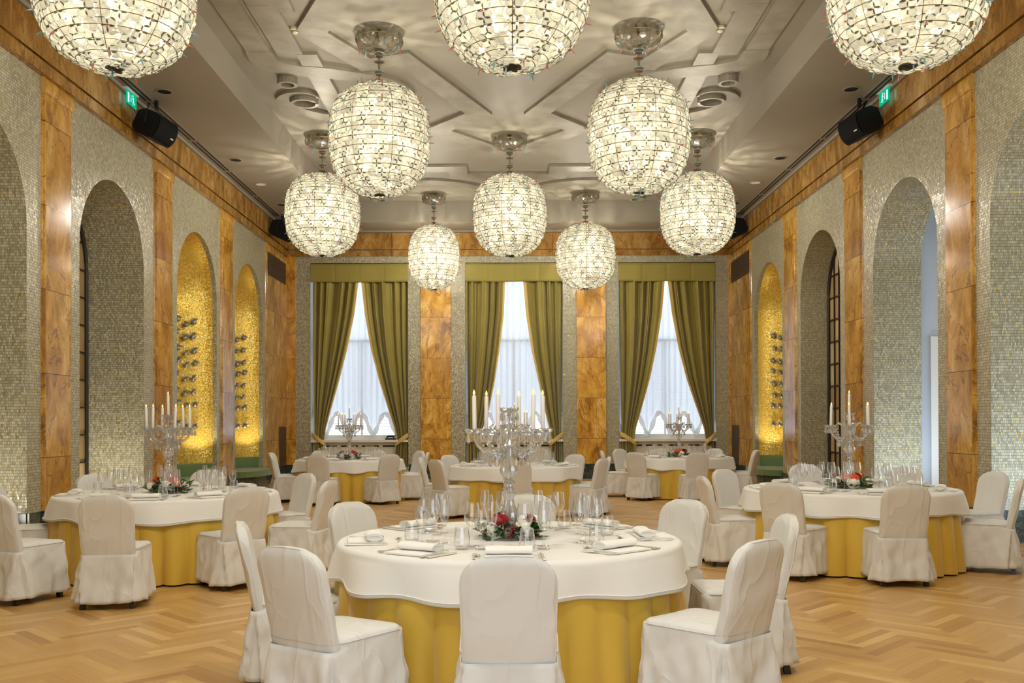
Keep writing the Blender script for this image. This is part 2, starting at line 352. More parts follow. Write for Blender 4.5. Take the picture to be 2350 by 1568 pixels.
# floor: each oak plank a face of the floor mesh, herringbone stacked towards the windows
def make_floor():
    W, n = 0.075, 7; c45 = math.sqrt(0.5); v = []; f = []; uv = []; ks = []
    def add(x, y, wx, wy, along_x):
        cxr, cyr = (x+wx/2-(y+wy/2))*c45*W, (x+wx/2+y+wy/2)*c45*W
        if not (-8.2 < cxr < 9.2 and -1.2 < cyr < YF+0.4): return
        b = len(v); k = random.random()
        for dx, dy in ((0, 0), (wx, 0), (wx, wy), (0, wy)):
            X, Y = x+dx, y+dy; v.append(((X-Y)*c45*W, (X+Y)*c45*W, 0.0))
        f.append((b, b+1, b+2, b+3)); L, H = n*W, W
        uv.append([(0, 0), (L, 0), (L, H), (0, H)] if along_x else [(0, 0), (0, H), (L, H), (L, 0)]); ks.append(k)
    m = int(30/W)
    for k in range(-m, m):
        for j in range(-22, 23):
            x = k+2*n*j; add(x, k, n, 1, True)
            add(k, k-2*n+1+2*n*j, 1, n, False)
    me = bpy.data.meshes.new('floor'); me.from_pydata(v, [], f); me.materials.append(M['floor'])
    ul = me.uv_layers.new(name='UVMap'); ul.data.foreach_set('uv', [c for q in uv for p in q for c in p])
    at = me.attributes.new('plank', 'FLOAT', 'FACE'); at.data.foreach_set('value', ks)
    return struct(link('floor', me))
make_floor()

# ceiling: perimeter soffit, coffer step and raised coffer field
def ceiling():
    b = MB(); x0, x1, y0, y1 = -XW-0.1, XW+0.1, YN-0.6, YF+0.1
    yn = 2.6
    for (a, c, d, e) in ((x0, -XE, y0, y1), (XE, x1, y0, y1), (-XE, XE, y0, yn), (-XE, XE, YE, y1)):
        b.face([(a, d, ZS), (a, e, ZS), (c, e, ZS), (c, d, ZS)], m=0)
    for (p, q) in (((-XE, yn), (-XE, YE)), ((-XE, YE), (XE, YE)), ((XE, YE), (XE, yn)), ((XE, yn), (-XE, yn))):
        b.face([(p[0], p[1], ZS), (q[0], q[1], ZS), (q[0], q[1], ZC), (p[0], p[1], ZC)], m=0)
    b.face([(-XE, yn, ZC), (-XE, YE, ZC), (XE, YE, ZC), (XE, yn, ZC)], m=1)
    return struct(b.build('ceiling', [M['soffit'], M['coffer']], smooth=None))
ceiling()

# relief bands on the coffer, symmetric about the room's middle row of lamps
YM = 12.85; BZ = ZC-0.05; KB = 1.0115
def offset_poly(pts, ws, closed=False):
    pts = [Vector(p) for p in pts]; k = len(pts); L = []; R = []
    for i, p in enumerate(pts):
        a = (p-pts[i-1]).normalized() if (i or closed) else None
        c = (pts[(i+1) % k]-p).normalized() if (i < k-1 or closed) else None
        if a is None: a = c
        if c is None: c = a
        na, nc = Vector((-a.y, a.x)), Vector((-c.y, c.x)); m = (na+nc).normalized(); s = ws[i]/2/max(m.dot(na), 0.35)
        L.append(p+m*s); R.append(p-m*s)
    return L, R
def band_mesh(b, pts, ws, z0=BZ, z1=ZC, closed=False):
    pts = [(p[0]*KB, p[1]*KB) for p in pts]; L, R = offset_poly(pts, ws, closed); k = len(pts)
    for i in range(k if closed else k-1):
        j = (i+1) % k
        b.face([(*L[i], z0), (*L[j], z0), (*R[j], z0), (*R[i], z0)])
        b.face([(*L[i], z0), (*L[j], z0), (*L[j], z1), (*L[i], z1)]); b.face([(*R[i], z0), (*R[j], z0), (*R[j], z1), (*R[i], z1)])
    if not closed:
        for i in (0, -1): b.face([(*L[i], z0), (*R[i], z0), (*R[i], z1), (*L[i], z1)])
    return b
def spline(pts, n=8):
    P = [Vector(p) for p in pts]; out = []
    for i in range(len(P)-1):
        p0, p1, p2, p3 = P[max(i-1, 0)], P[i], P[i+1], P[min(i+2, len(P)-1)]
        for k in range(n):
            t = k/n; out.append(0.5*((2*p1)+(p2-p0)*t+(2*p0-5*p1+4*p2-p3)*t*t+(3*p1-p0-3*p2+p3)*t**3))
    return out+[P[-1]]
def interp(xs, ys, x):
    if x <= xs[0]: return ys[0]
    for i in range(1, len(xs)):
        if x <= xs[i]: return ys[i-1]+(ys[i]-ys[i-1])*(x-xs[i-1])/(xs[i]-xs[i-1])
    return ys[-1]
TRIM = [0]
def trim_name(): TRIM[0] += 1; return 'trim_%d' % TRIM[0]
def both(pts): return [[(sx*x, YM+sy*(y-YM)) for x, y in pts] for sx in (1, -1) for sy in (1, -1)]
def mir(p, sx, sy): return (sx*p[0], YM+sy*(p[1]-YM))
# zigzag band round the field: a closed star outline
q = [(-2.64, 12.85), (-2.08, 14.02), (-1.52, 13.81), (-0.50, 16.28), (-1.28, 17.20), (0.0, 18.75)]
outl = q+[(-x, y) for x, y in q[-2::-1]]
outl += [(x, 2*YM-y) for x, y in outl[-2:0:-1]]
struct(band_mesh(MB(), outl, [0.40]*len(outl), closed=True).build(trim_name(), M['band'], smooth=None), 'zigzag relief band on the coffer')
# stepped frame band
fr = MB()
half = [(-0.0, 20.44), (-1.05, 20.44), (-1.05, 19.83), (-2.87, 19.83), (-2.87, 13.62)]
for sx in (1, -1):
    for sy in (1, -1): band_mesh(fr, [mir(p, sx, sy) for p in half], [0.40, 0.40, 0.40, 0.36, 0.30], BZ+0.002)
for sx in (1, -1):
    fr.box(*sorted((sx*3.32, sx*2.95)), YM*KB-0.85, YM*KB+0.85, BZ+0.004, ZC)
    fr.box(*sorted((sx*3.31, sx*2.76)), YM-6.6, YM*KB-0.62, BZ+0.006, ZC)
struct(fr.build(trim_name(), M['band'], smooth=None), 'stepped relief frame on the coffer')
# long edge bands that sweep into scrolls
for sx in (1, -1):
    b = MB()
    b.box(*sorted((sx*3.73, sx*3.40)), 2.7, 13.7, BZ, ZC)
    cur = spline([(-3.52, 13.5), (-3.50, 13.95), (-3.18, 14.22), (-2.7, 14.34), (-2.05, 14.62), (-1.72, 14.95), (-1.62, 15.45)], 8)
    wd = [interp([0, 0.25, 0.5, 1.0], [0.36, 0.44, 0.42, 0.26], i/(len(cur)-1)) for i in range(len(cur))]
    band_mesh(b, [(-sx*p[0], p[1]) for p in cur], wd, BZ-0.006)
    rg = [(sx*(3.37+0.13*math.cos(rad(t))), 14.62+0.13*math.sin(rad(t))) for t in range(0, 360, 20)]
    band_mesh(b, rg, [0.05]*len(rg), BZ-0.08, closed=True)
    struct(b.build(trim_name(), M['band'], smooth=30), 'sweeping relief band along the coffer edge')
    b = MB()
    sp = [(-3.30+0.20*math.cos(rad(t)), 15.52+0.20*math.sin(rad(t))) for t in range(0, 341, 20)]
    band_mesh(b, [(sx*p[0], p[1]) for p in sp], [0.05]*len(sp), BZ-0.07)
    cur = spline([(-3.06, 15.42), (-3.22, 15.22), (-3.50, 15.26), (-3.66, 15.58), (-3.52, 16.02), (-3.05, 16.42), (-2.4, 16.55), (-1.85, 16.2), (-1.62, 15.5)], 7)
    wd = [interp([0, 0.25, 0.45, 0.7, 1.0], [0.06, 0.16, 0.27, 0.36, 0.28], i/(len(cur)-1)) for i in range(len(cur))]
    band_mesh(b, [(sx*p[0], p[1]) for p in cur], wd, BZ-0.01)
    struct(b.build(trim_name(), M['band'], smooth=30), 'scrolled relief band on the coffer')
    b = MB(); c = (sx*1.76, 22.35)
    arc = [(c[0]+1.42*math.cos(rad(t)), c[1]-1.42*math.sin(rad(t))) for t in range(4, 177, 6)]
    band_mesh(b, arc, [interp([0, 0.5, 1], [0.16, 0.42, 0.16], i/(len(arc)-1)) for i in range(len(arc))], BZ)
    for e in (0.13, -0.13):
        ex = c[0]+math.copysign(1.26, e); rg = [(ex+0.17*math.cos(rad(t)), c[1]+0.02+0.17*math.sin(rad(t))) for t in range(0, 360, 20)]
        band_mesh(b, rg, [0.06]*len(rg), BZ-0.05, closed=True)
    struct(b.build(trim_name(), M['band'], smooth=30), 'arched relief band round the end chandelier')

# side walls ---------------------------------------------------------------
BAY = {1: 10.10, 2: 13.70, 3: 17.40, 4: 20.85}
PIL = [(4.3, 5.05), (7.92, 8.67), (11.55, 12.30), (15.23, 16.00), (18.73, 19.50)]
DEPTH = {(-1, 1): 0.90, (-1, 2): 0.90, (1, 1): 0.74, (1, 2): 0.74, (1, 3): 0.56}
def arch_pts(c, r, n=24):
    return [(c+r*math.cos(PI*i/n), SPRING+r*math.sin(PI*i/n)) for i in range(n+1)]
def side_wall(sx):
    X = sx*XW; b = MB(); P = lambda y, z: (X, y, z); U = lambda y, z: (y, z)
    def rect(y0, y1, z0, z1, m=0): b.face([P(y0, z0), P(y1, z0), P(y1, z1), P(y0, z1)], [U(y0, z0), U(y1, z0), U(y1, z1), U(y0, z1)], m)
    y = YN
    for k in (1, 2, 3, 4):
        c, r = BAY[k], ARCH_R; rect(y, c-r, 0, ARCH_H); A = arch_pts(c, r)
        for i in range(len(A)-1):
            (ya, za), (yb, zb) = A[i], A[i+1]
            b.face([P(ya, za), P(yb, zb), P(yb, ARCH_H), P(ya, ARCH_H)], [U(ya, za), U(yb, zb), U(yb, ARCH_H), U(ya, ARCH_H)])
        y = c+r
    rect(y, YF+0.1, 0, ARCH_H)
    rect(YN, YF+0.1, ARCH_H, ZS+0.1)
    # reveals
    for k in (1, 2, 3, 4):
        c, r = BAY[k], ARCH_R; D = DEPTH.get((sx, k), 0.08)
        line = [(c+r, 0.0)]+arch_pts(c, r)+[(c-r, 0.0)]; s = 0.0
        for i in range(len(line)-1):
            (ya, za), (yb, zb) = line[i], line[i+1]; L = math.hypot(yb-ya, zb-za)
            b.face([(X, ya, za), (X, yb, zb), (X+sx*D, yb, zb), (X+sx*D, ya, za)], [(0, s), (0, s+L), (D, s+L), (D, s)]); s += L
    return struct(b.build('wall_left' if sx < 0 else 'wall_right', M['mosaic'], smooth=30))
def gold_niche(sx, k):
    c, a, bb, X = BAY[k], ARCH_R-0.0, 0.75, sx*(XW+0.08); b = MB()
    def vert(u, v): t = PI*u; return (X+sx*bb*math.sin(t), c+a*math.cos(t), 0.40+v*(SPRING-0.40))
    b.grid(vert, 40, 12, lambda u, v: (u*3.0, 0.4+v*(SPRING-0.4)))
    def dome(u, v):
        t, p = PI*u, PI/2*v*0.999; return (X+sx*bb*math.sin(t)*math.cos(p), c+a*math.cos(t)*math.cos(p), SPRING+a*math.sin(p))
    b.grid(dome, 40, 14, lambda u, v: (1.5+(u-0.5)*3.0*math.cos(PI/2*v*0.9), SPRING+v*1.75))
    o = b.build('wall_niche', M['gold'], smooth=80); struct(o, 'gold leaf mosaic niche wall')
    # uplight at the far corner of the niche
    l = bpy.data.lights.new('niche_uplight', 'SPOT'); l.energy = 27; l.color = (1.0, 0.84, 0.55); l.spot_size = rad(100); l.spot_blend = 0.8; l.shadow_soft_size = 0.04
    lo = bpy.data.objects.new('niche_uplight', l); C.objects.link(lo); lo.location = (X+sx*0.10, c+0.72, 0.72)
    lo.rotation_euler = Vector((sx*0.12, 0.16, 1)).to_track_quat('-Z', 'Y').to_euler()
    l2 = l.copy(); l2.energy = 8; lo2 = bpy.data.objects.new('niche_uplight', l2); C.objects.link(lo2); lo2.location = (X+sx*0.10, c-0.5, 0.72)
    lo2.rotation_euler = Vector((sx*0.12, 0.25, 1)).to_track_quat('-Z', 'Y').to_euler()
SIDE = {-1: 'left', 1: 'right'}
for sx in (-1, 1):
    side_wall(sx); X = sx*XW
    # dark green marble base course
    b = MB(); y = YN
    spans = []
    for k in (1, 2, 3, 4): spans.append((y, BAY[k]-ARCH_R)); y = BAY[k]+ARCH_R
    spans.append((y, YF))
    for (y0, y1) in spans: b.box(*sorted((X-sx*0.03, X)), y0, y1, 0, BASE_H)
    for k in (1, 2, 3):
        if k == 3 and sx < 0: continue
        for e in (1, -1): b.box(*sorted((X, X+sx*DEPTH[(sx, k)])), *sorted((BAY[k]+e*ARCH_R, BAY[k]+e*(ARCH_R-0.02))), 0, BASE_H)
    for (y0, y1) in PIL: b.box(*sorted((X-sx*0.06, X-sx*0.03)), y0-0.02, y1+0.02, 0, BASE_H-0.002)
    struct(b.build('baseboard_'+SIDE[sx], M['green_marble'], smooth=None))
    # onyx pilasters with bevelled flanks and rolled capitals
    for (y0, y1) in PIL+[(22.20, YF)]:
        b = MB(); p = 0.04; last = y0 > 22
        prof = [(y0, 0.0), (y0+0.006, 0.016), (y0+0.022, 0.018), (y0+0.026, p-0.008), (y0+0.036, p), (y1-0.036, p), (y1-0.026, p-0.008), (y1-0.022, 0.018), (y1-0.006, 0.016), (y1, 0.0)]
        if last: prof = prof[:5]+[(y1, p)]
        for i in range(len(prof)-1):
            (ya, da), (yb, db) = prof[i], prof[i+1]
            b.face([(X-sx*da, ya, BASE_H), (X-sx*db, yb, BASE_H), (X-sx*db, yb, ARCH_H-0.20), (X-sx*da, ya, ARCH_H-0.20)], [(ya, BASE_H), (yb, BASE_H), (yb, ARCH_H-0.20), (ya, ARCH_H-0.20)])
        def cap(u, v):
            t = rad(-90+v*180); return (X-sx*(p-0.005+0.035*max(math.cos(t), 0)), y0+0.004+(y1-y0-0.008)*u, ARCH_H-0.10+0.10*math.sin(t))
        b.grid(cap, 1, 10, lambda u, v: (y0+(y1-y0)*u, 5.3+v*0.3))
        for yy in (y0+0.004, y1-0.004):
            b.face([(X, yy, ARCH_H-0.2)]+[(X-sx*(p-0.005+0.035*max(math.cos(rad(t)), 0)), yy, ARCH_H-0.10+0.10*math.sin(rad(t))) for t in range(-90, 91, 18)]+[(X, yy, ARCH_H)], [(0, 5.3)]*13)
        struct(b.build(trim_name(), M['marble'], smooth=25), 'amber onyx pilaster')
    # architrave, frieze, crown
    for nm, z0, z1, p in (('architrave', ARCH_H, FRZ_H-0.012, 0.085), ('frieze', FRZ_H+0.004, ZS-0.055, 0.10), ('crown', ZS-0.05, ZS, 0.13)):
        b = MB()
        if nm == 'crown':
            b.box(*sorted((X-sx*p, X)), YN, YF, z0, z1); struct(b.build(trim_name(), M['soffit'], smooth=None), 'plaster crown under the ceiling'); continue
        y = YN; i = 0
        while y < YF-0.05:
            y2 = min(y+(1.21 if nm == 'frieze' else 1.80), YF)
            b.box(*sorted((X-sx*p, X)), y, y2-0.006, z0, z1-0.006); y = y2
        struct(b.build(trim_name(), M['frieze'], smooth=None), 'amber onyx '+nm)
    for k in (3, 4):
        if k == 4 or sx < 0: gold_niche(sx, k)
    # ends of the deep bays
    for k in (1, 2, 3):
        if (sx < 0 and k == 3) or (sx > 0 and k < 3): continue
        D = DEPTH[(sx, k)]; c = BAY[k]; b = MB(); r = ARCH_R
        pts = [(c-r, 0.0), (c+r, 0.0)]+arch_pts(c, r)[1:]
        b.face([(X+sx*D, y, z) for y, z in pts], pts)
        d = b.build('door_%d' % (k if sx > 0 else k+4), M['leaded'], smooth=None); struct(d, 'amber leaded glass door')
        b = MB(); e = X+sx*(D-0.03)
        line = [(e, c+r-0.03, 0.0)]+[(e, c+(r-0.03)*math.cos(PI*i/24), SPRING+(r-0.03)*math.sin(PI*i/24)) for i in range(25)]+[(e, c-r+0.03, 0.0)]
        b.tube(line, 0.03, 4)
        for i in range(-3, 4):
            y = c+i*0.26; h = SPRING+math.sqrt(max((r-0.03)**2-(y-c)**2, 0)); b.box(*sorted((e, e+sx*0.025)), y-0.011, y+0.011, 0, h)
        z = 0.42
        while z < SPRING+r-0.1:
            hw = r-0.03 if z < SPRING else math.sqrt(max((r-0.03)**2-(z-SPRING)**2, 0.0)); b.box(*sorted((e, e+sx*0.02)), c-hw, c+hw, z-0.011, z+0.011); z += 0.42
        b.build('door_grid', M['iron'], d, smooth=None)
        b = MB(); b.box(*sorted((e-sx*0.03, e)), c+0.06, c+0.11, 0, 3.0); b.box(*sorted((e-sx*0.03, e)), c-0.95, c+0.11, 2.95, 3.0); b.box(*sorted((e-sx*0.06, e-sx*0.02)), c+0.13, c+0.16, 1.0, 1.3)
        b.build('door_frame', M['iron'], d, smooth=None)
# passage behind the open right-hand bays, lit by daylight
b = MB(); X = XW+0.74
yc = BAY[2]+ARCH_R+0.22
b.face([(X, yc, 0), (X+2.6, yc, 0), (X+2.6, yc, 6), (X, yc, 6)])
b.face([(X+0.5, yc, 0), (X+0.5, yc, 6), (X+0.5, YF, 6), (X+0.5, YF, 0)])
b.face([(X, 0.0, 4.95), (X+2.6, 0.0, 4.95), (X+2.6, yc, 4.95), (X, yc, 4.95)])
b.face([(X+2.6, 0, 2.3), (X+2.6, yc, 2.3), (X+2.6, yc, 4.95), (X+2.6, 0, 4.95)])  # unseen outer wall, open below so daylight fades up the bays
struct(b.build('wall_passage', M['blue_plaster'], smooth=None), 'pale blue plaster passage wall')
b = MB(); b.box(X+0.22, X+0.34, yc-0.05, yc, 0, 2.75); b.box(X+0.34, X+1.4, yc-0.05, yc, 2.63, 2.75); b.box(X+1.28, X+1.4, yc-0.05, yc, 0, 2.63)
b.box(X+0.345, X+1.275, yc-0.03, yc, 0, 2.625)
struct(b.build('door_8', M['white_paint'], smooth=None), 'white door in the passage')
# outer shell above/behind the side walls so that the bays stay dark
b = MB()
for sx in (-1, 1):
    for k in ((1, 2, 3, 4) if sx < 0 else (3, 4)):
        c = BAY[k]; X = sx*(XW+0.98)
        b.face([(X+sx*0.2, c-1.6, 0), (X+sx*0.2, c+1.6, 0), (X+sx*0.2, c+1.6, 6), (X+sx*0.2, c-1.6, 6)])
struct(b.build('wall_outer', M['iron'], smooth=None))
# uplights standing in the deep bays; right pair tinted blue to boost daylight
for sx, k, en, colr in ((-1, 1, 34, (1, 0.96, 0.82)), (-1, 2, 40, (1, 0.96, 0.82)), (1, 1, 60, (0.60, 0.78, 1)), (1, 2, 50, (0.70, 0.85, 1))):
    l = bpy.data.lights.new('bay_uplight', 'SPOT'); l.energy = en; l.color = colr; l.spot_size = rad(120); l.spot_blend = 1.0; l.shadow_soft_size = 0.08
    o = bpy.data.objects.new('bay_uplight', l); C.objects.link(o); o.location = (sx*(XW+0.45), BAY[k]+0.15, 0.25)
    o.rotation_euler = Vector((0, 0.75, 1)).to_track_quat('-Z', 'Y').to_euler()

# window wall --------------------------------------------------------------
OPEN = [(-5.02, -2.53), (-1.11, 1.38), (2.76, 5.25)]; ZO, ZT = 0.30, 5.47
b = MB()
def wr(x0, x1, z0, z1): b.face([(x0, YF, z0), (x1, YF, z0), (x1, YF, z1), (x0, YF, z1)], [(x0, z0), (x1, z0), (x1, z1), (x0, z1)])
x = -XW-0.1
for (a, c) in OPEN:
    wr(x, a, 0, ARCH_H); wr(a, c, ZT, ARCH_H); wr(a, c, 0, ZO); x = c
wr(x, XW+0.1, 0, ARCH_H); wr(-XW-0.1, XW+0.1, ARCH_H, ZS+0.1)
struct(b.build('wall_far', M['mosaic'], smooth=None))
b = MB(); xs = -XW
for (a, c) in OPEN+[(XW, XW)]: b.box(xs, a-0.0, YF-0.03, YF, 0, BASE_H); xs = c
struct(b.build('baseboard_far', M['green_marble'], smooth=None))
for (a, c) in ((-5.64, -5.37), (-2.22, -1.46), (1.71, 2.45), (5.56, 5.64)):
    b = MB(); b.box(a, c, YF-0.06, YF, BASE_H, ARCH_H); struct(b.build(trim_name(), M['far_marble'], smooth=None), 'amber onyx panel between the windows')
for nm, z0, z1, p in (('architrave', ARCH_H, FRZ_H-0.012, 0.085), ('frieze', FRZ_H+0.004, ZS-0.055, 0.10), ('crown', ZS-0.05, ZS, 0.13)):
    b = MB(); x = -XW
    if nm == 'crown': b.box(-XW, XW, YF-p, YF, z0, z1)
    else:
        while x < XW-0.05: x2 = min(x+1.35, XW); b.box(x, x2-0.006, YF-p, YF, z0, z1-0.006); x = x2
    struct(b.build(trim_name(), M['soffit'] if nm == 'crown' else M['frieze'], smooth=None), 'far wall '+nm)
b = MB()
for (x0, x1, z0, z1) in ((-XW-0.1, -1.7, 0, ZS+0.1), (1.7, XW+0.1, 0, ZS+0.1), (-1.7, 1.7, 2.8, ZS+0.1)):
    b.face([(x0, YN, z0), (x1, YN, z0), (x1, YN, z1), (x0, YN, z1)], [(x0, z0), (x1, z0), (x1, z1), (x0, z1)])
struct(b.build('wall_near', M['mosaic'], smooth=None))  # unseen near wall, its opening sized to cut daylight fill
# windows: frame, pane, outside shutters
for i, (a, c) in enumerate(OPEN):
    Y = YF+0.42; b = MB(); m = (a+c)/2
    for (x0, x1, z0, z1) in ((a, a+0.10, 1.0, ZT), (c-0.10, c, 1.0, ZT), (a+0.1, c-0.1, 1.0, 1.12), (a+0.1, c-0.1, ZT-0.1, ZT), (m-0.022, m+0.022, 1.12, 3.5), (a+0.1, c-0.1, 3.5, 3.56)):
        b.box(x0, x1, Y-0.03, Y+0.04, z0, z1)
    for e in (a, c): b.face([(e, YF+0.03, ZO), (e, YF+0.45, ZO), (e, YF+0.45, ZT), (e, YF+0.03, ZT)])
    b.face([(a, YF, ZT), (c, YF, ZT), (c, YF+0.45, ZT), (a, YF+0.45, ZT)])
    wo = struct(b.build('window_%d' % (i+1), M['white_paint'], smooth=None))
    b = MB()
    for e, s in ((a, 1), (c, -1)): b.box(*sorted((e-s*0.02, e+s*0.012)), YF-0.004, YF+0.03, ZO, ZT)
    b.box(a-0.02, c+0.02, YF-0.004, YF+0.03, ZT, ZT+0.012); b.build('mosaic_edge', M['mosaic'], wo, None)
    b = MB(); b.face([(a+0.1, Y, 1.12), (c-0.1, Y, 1.12), (c-0.1, Y, ZT-0.1), (a+0.1, Y, ZT-0.1)]); b.build('pane', M['pane'], wo, None)
    b = MB(); z = 1.15
    while z < 3.4:
        for (x0, x1) in ((a+0.1, m-0.42), (m-0.36, m+0.36), (m+0.42, c-0.1)): b.face([(x0, Y+0.32, z), (x1, Y+0.32, z), (x1, Y+0.39, z+0.022), (x0, Y+0.39, z+0.022)])
        z += 0.085
    b.build('shutter', M['shutter'], wo, None)
    b = MB(); b.box(a, c, YF+0.0, YF+0.45, 0.94, 1.0); b.box(a, c, YF+0.41, YF+0.46, 0.3, 0.94); b.build('window_sill', M['white_paint'], wo, None)
# ceiling fittings ---------------------------------------------------------
SIDEW = {-1: 'left', 1: 'right'}
ORD = ['first', 'second', 'third', 'fourth', 'fifth', 'sixth', 'seventh', 'eighth', 'ninth']
for sx in (-1, 1):
    n = 0
    for i in range(8):
        y0 = 6.4+i*2.0
        if sx*5.4*F/(y0+1.95)+VX < 0 and sx < 0 or y0 < 8.4: continue
        t = thing('air_diffuser', '%s slot air diffuser from the windows along the %s soffit' % (ORD[7-i], SIDEW[sx]), 'air diffuser', (sx*5.38, y0, ZS), 0, 'slot diffusers in the %s soffit' % SIDEW[sx])
        b = MB(); b.box(-0.075, 0.075, 0, 1.93, -0.006, 0); b.build('frame', M['soffit'], t, None)
        for e in (-1, 1): MB().box(e*0.034-0.017, e*0.034+0.017, 0.02, 1.91, -0.010, -0.0055).build('slot', M['slot'], t, None)
    for j, (px, py, lit) in enumerate(((377, 210, 0), (541, 367, 0), (599, 423, 1), (647, 470, 0))):
        p = at_z(px, py, ZS); x = abs(p.x)*sx
        t = thing('recessed_downlight', ('%s downlight with a pale reflector' if lit else '%s dark downlight') % ORD[j] + ' from the camera in the %s soffit' % SIDEW[sx], 'downlight', (x, p.y, ZS), 0, 'recessed downlights in the soffit')
        MB().lathe([(0.125, 0), (0.125, -0.008), (0.10, -0.010), (0.098, -0.004)], 24).build('trim_ring', M['soffit'], t)
        MB().lathe([(0.098, -0.006), (0.06, -0.004), (0.001, -0.003)], 24).build('reflector', M['white_paint'] if lit else M['black'], t)
    for (px, py) in ((677, 70),):
        p = at_z(px, py, ZC-0.03); t = thing('smoke_detector', 'small round ivory smoke detector on the %s of the coffer' % SIDEW[sx], 'smoke detector', (abs(p.x)*sx, p.y, ZC), 0)
        MB().lathe([(0.07, 0), (0.075, -0.03), (0.05, -0.05), (0.03, -0.075), (0.001, -0.08)], 20).build('housing', M['sensor'], t)
        MB().lathe([(0.052, -0.045), (0.054, -0.055), (0.04, -0.06)], 20).build('sensor_ring', M['brass'], t)
    # exit sign
    t = thing('exit_sign', 'green lit running man exit sign hanging by the %s frieze' % SIDEW[sx], 'exit sign', (sx*5.48, 13.92, ZS), 0)
    MB().box(-0.03, 0.03, -0.21, 0.21, -0.025, 0).build('housing', M['white_paint'], t, None)
    MB().box(-0.006, 0.006, -0.18, 0.18, -0.215, -0.025).build('panel', M['exit_green'], t, None)
    b = MB(); fx = -sx*0.0075
    def q(pts): b.face([(fx, -(y-0.18), -0.215+z) for y, z in pts]); b.face([(-fx, -(y-0.18), -0.215+z) for y, z in pts])
    def bar(x0, z0, x1, z1, w):
        d = Vector((x1-x0, z1-z0)).normalized(); nn = Vector((-d.y, d.x))*w/2; q([(x0+nn.x, z0+nn.y), (x1+nn.x, z1+nn.y), (x1-nn.x, z1-nn.y), (x0-nn.x, z0-nn.y)])
    q([(0.135+0.016*math.cos(rad(a)), 0.155+0.016*math.sin(rad(a))) for a in range(0, 360, 36)])
    bar(0.132, 0.135, 0.118, 0.085, 0.026); bar(0.118, 0.088, 0.145, 0.055, 0.016); bar(0.145, 0.055, 0.135, 0.02, 0.014); bar(0.115, 0.085, 0.095, 0.05, 0.016); bar(0.095, 0.05, 0.068, 0.045, 0.014)
    bar(0.134, 0.13, 0.16, 0.105, 0.012); bar(0.128, 0.13, 0.10, 0.12, 0.012)
    bar(0.205, 0.15, 0.205, 0.075, 0.014); q([(0.185, 0.08), (0.225, 0.08), (0.205, 0.045)])
    q([(0.27, 0.02), (0.325, 0.02), (0.325, 0.16), (0.27, 0.16)])
    b.build('pictogram', M['exit_white'], t, None)
    # loudspeakers
    for j, (Y, z) in enumerate(((14.35, 5.86), (22.35, 5.92))):
        t = thing('loudspeaker', 'black loudspeaker hung from the %s soffit %s' % (SIDEW[sx], ('beside the exit sign', 'near the window wall')[j]), 'loudspeaker', (sx*5.27, Y, ZS), 0, 'black loudspeakers under the ceiling')
        R = Matrix.Translation((0, 0, z-ZS)) @ Matrix.Rotation(rad(-sx*82), 4, 'Z') @ Matrix.Rotation(rad(24), 4, 'X')
        # local: front is -y, width x; section (y, z) drawn out along x
        Q = R @ Matrix(((0, 0, 1, 0), (1, 0, 0, 0), (0, 1, 0, 0), (0, 0, 0, 1)))
        sec = [(0.20, -0.12), (0.20, 0.12), (0.10, 0.19), (-0.10, 0.19)]+[(-0.10-0.07*math.cos(rad(a)), 0.19*math.sin(rad(a))) for a in range(80, -81, -16)]+[(-0.10, -0.19), (0.10, -0.19)]
        MB().prism(sec, -0.29, 0.29, M=Q).build('cabinet', M['black'], t, 20)
        gr = [(-0.09, 0.175)]+[(-0.105-0.085*math.cos(rad(a)), 0.182*math.sin(rad(a))) for a in range(80, -81, -16)]+[(-0.09, -0.175)]
        gq = MB().prism(gr, -0.275, 0.275, M=Q).build('grille', M['grille'], t, 20)
        MB().box(0.13, 0.21, -0.195, -0.186, -0.06, -0.045, M=R).build('badge', M['white_paint'], gq, None)
        b = MB(); b.tube([R @ Vector((-0.305, 0.03, 0.0)), Vector((0, -0.31, -0.14)), Vector((0, 0.31, -0.14)), R @ Vector((0.305, 0.03, 0.0))], 0.016, 4)
        b.tube([(0, 0, -0.14), (0, 0, 0)], 0.03, 6)
        b.build('bracket', M['black'], t, None)
    # bronze vent grilles on the corner pilaster
    for nm, y0, y1, z0, z1, lab in (('wall_vent', 22.26, 24.02, 4.90, 5.42, 'brown louvred vent high on the %s corner pilaster'), ('floor_grille', 23.35, 24.02, 0.40, 1.34, 'narrow brown louvred grille low on the %s corner pilaster')):
        t = thing(nm, lab % SIDEW[sx], 'vent', (sx*(XW-0.045), (y0+y1)/2, z0)); hy = (y1-y0)/2; hz = z1-z0
        b = MB(); b.box(-0.012, 0.012, -hy, hy, 0, hz); b.build('frame', M['vent'], t, None)
        b = MB(); k = int(hz/0.035)
        for i in range(k): b.box(*sorted((-sx*0.012, -sx*0.022)), -hy+0.03, hy-0.03, 0.02+i*0.034, 0.036+i*0.034)
        b.build('louvre_slats', M['vent'], t, None)
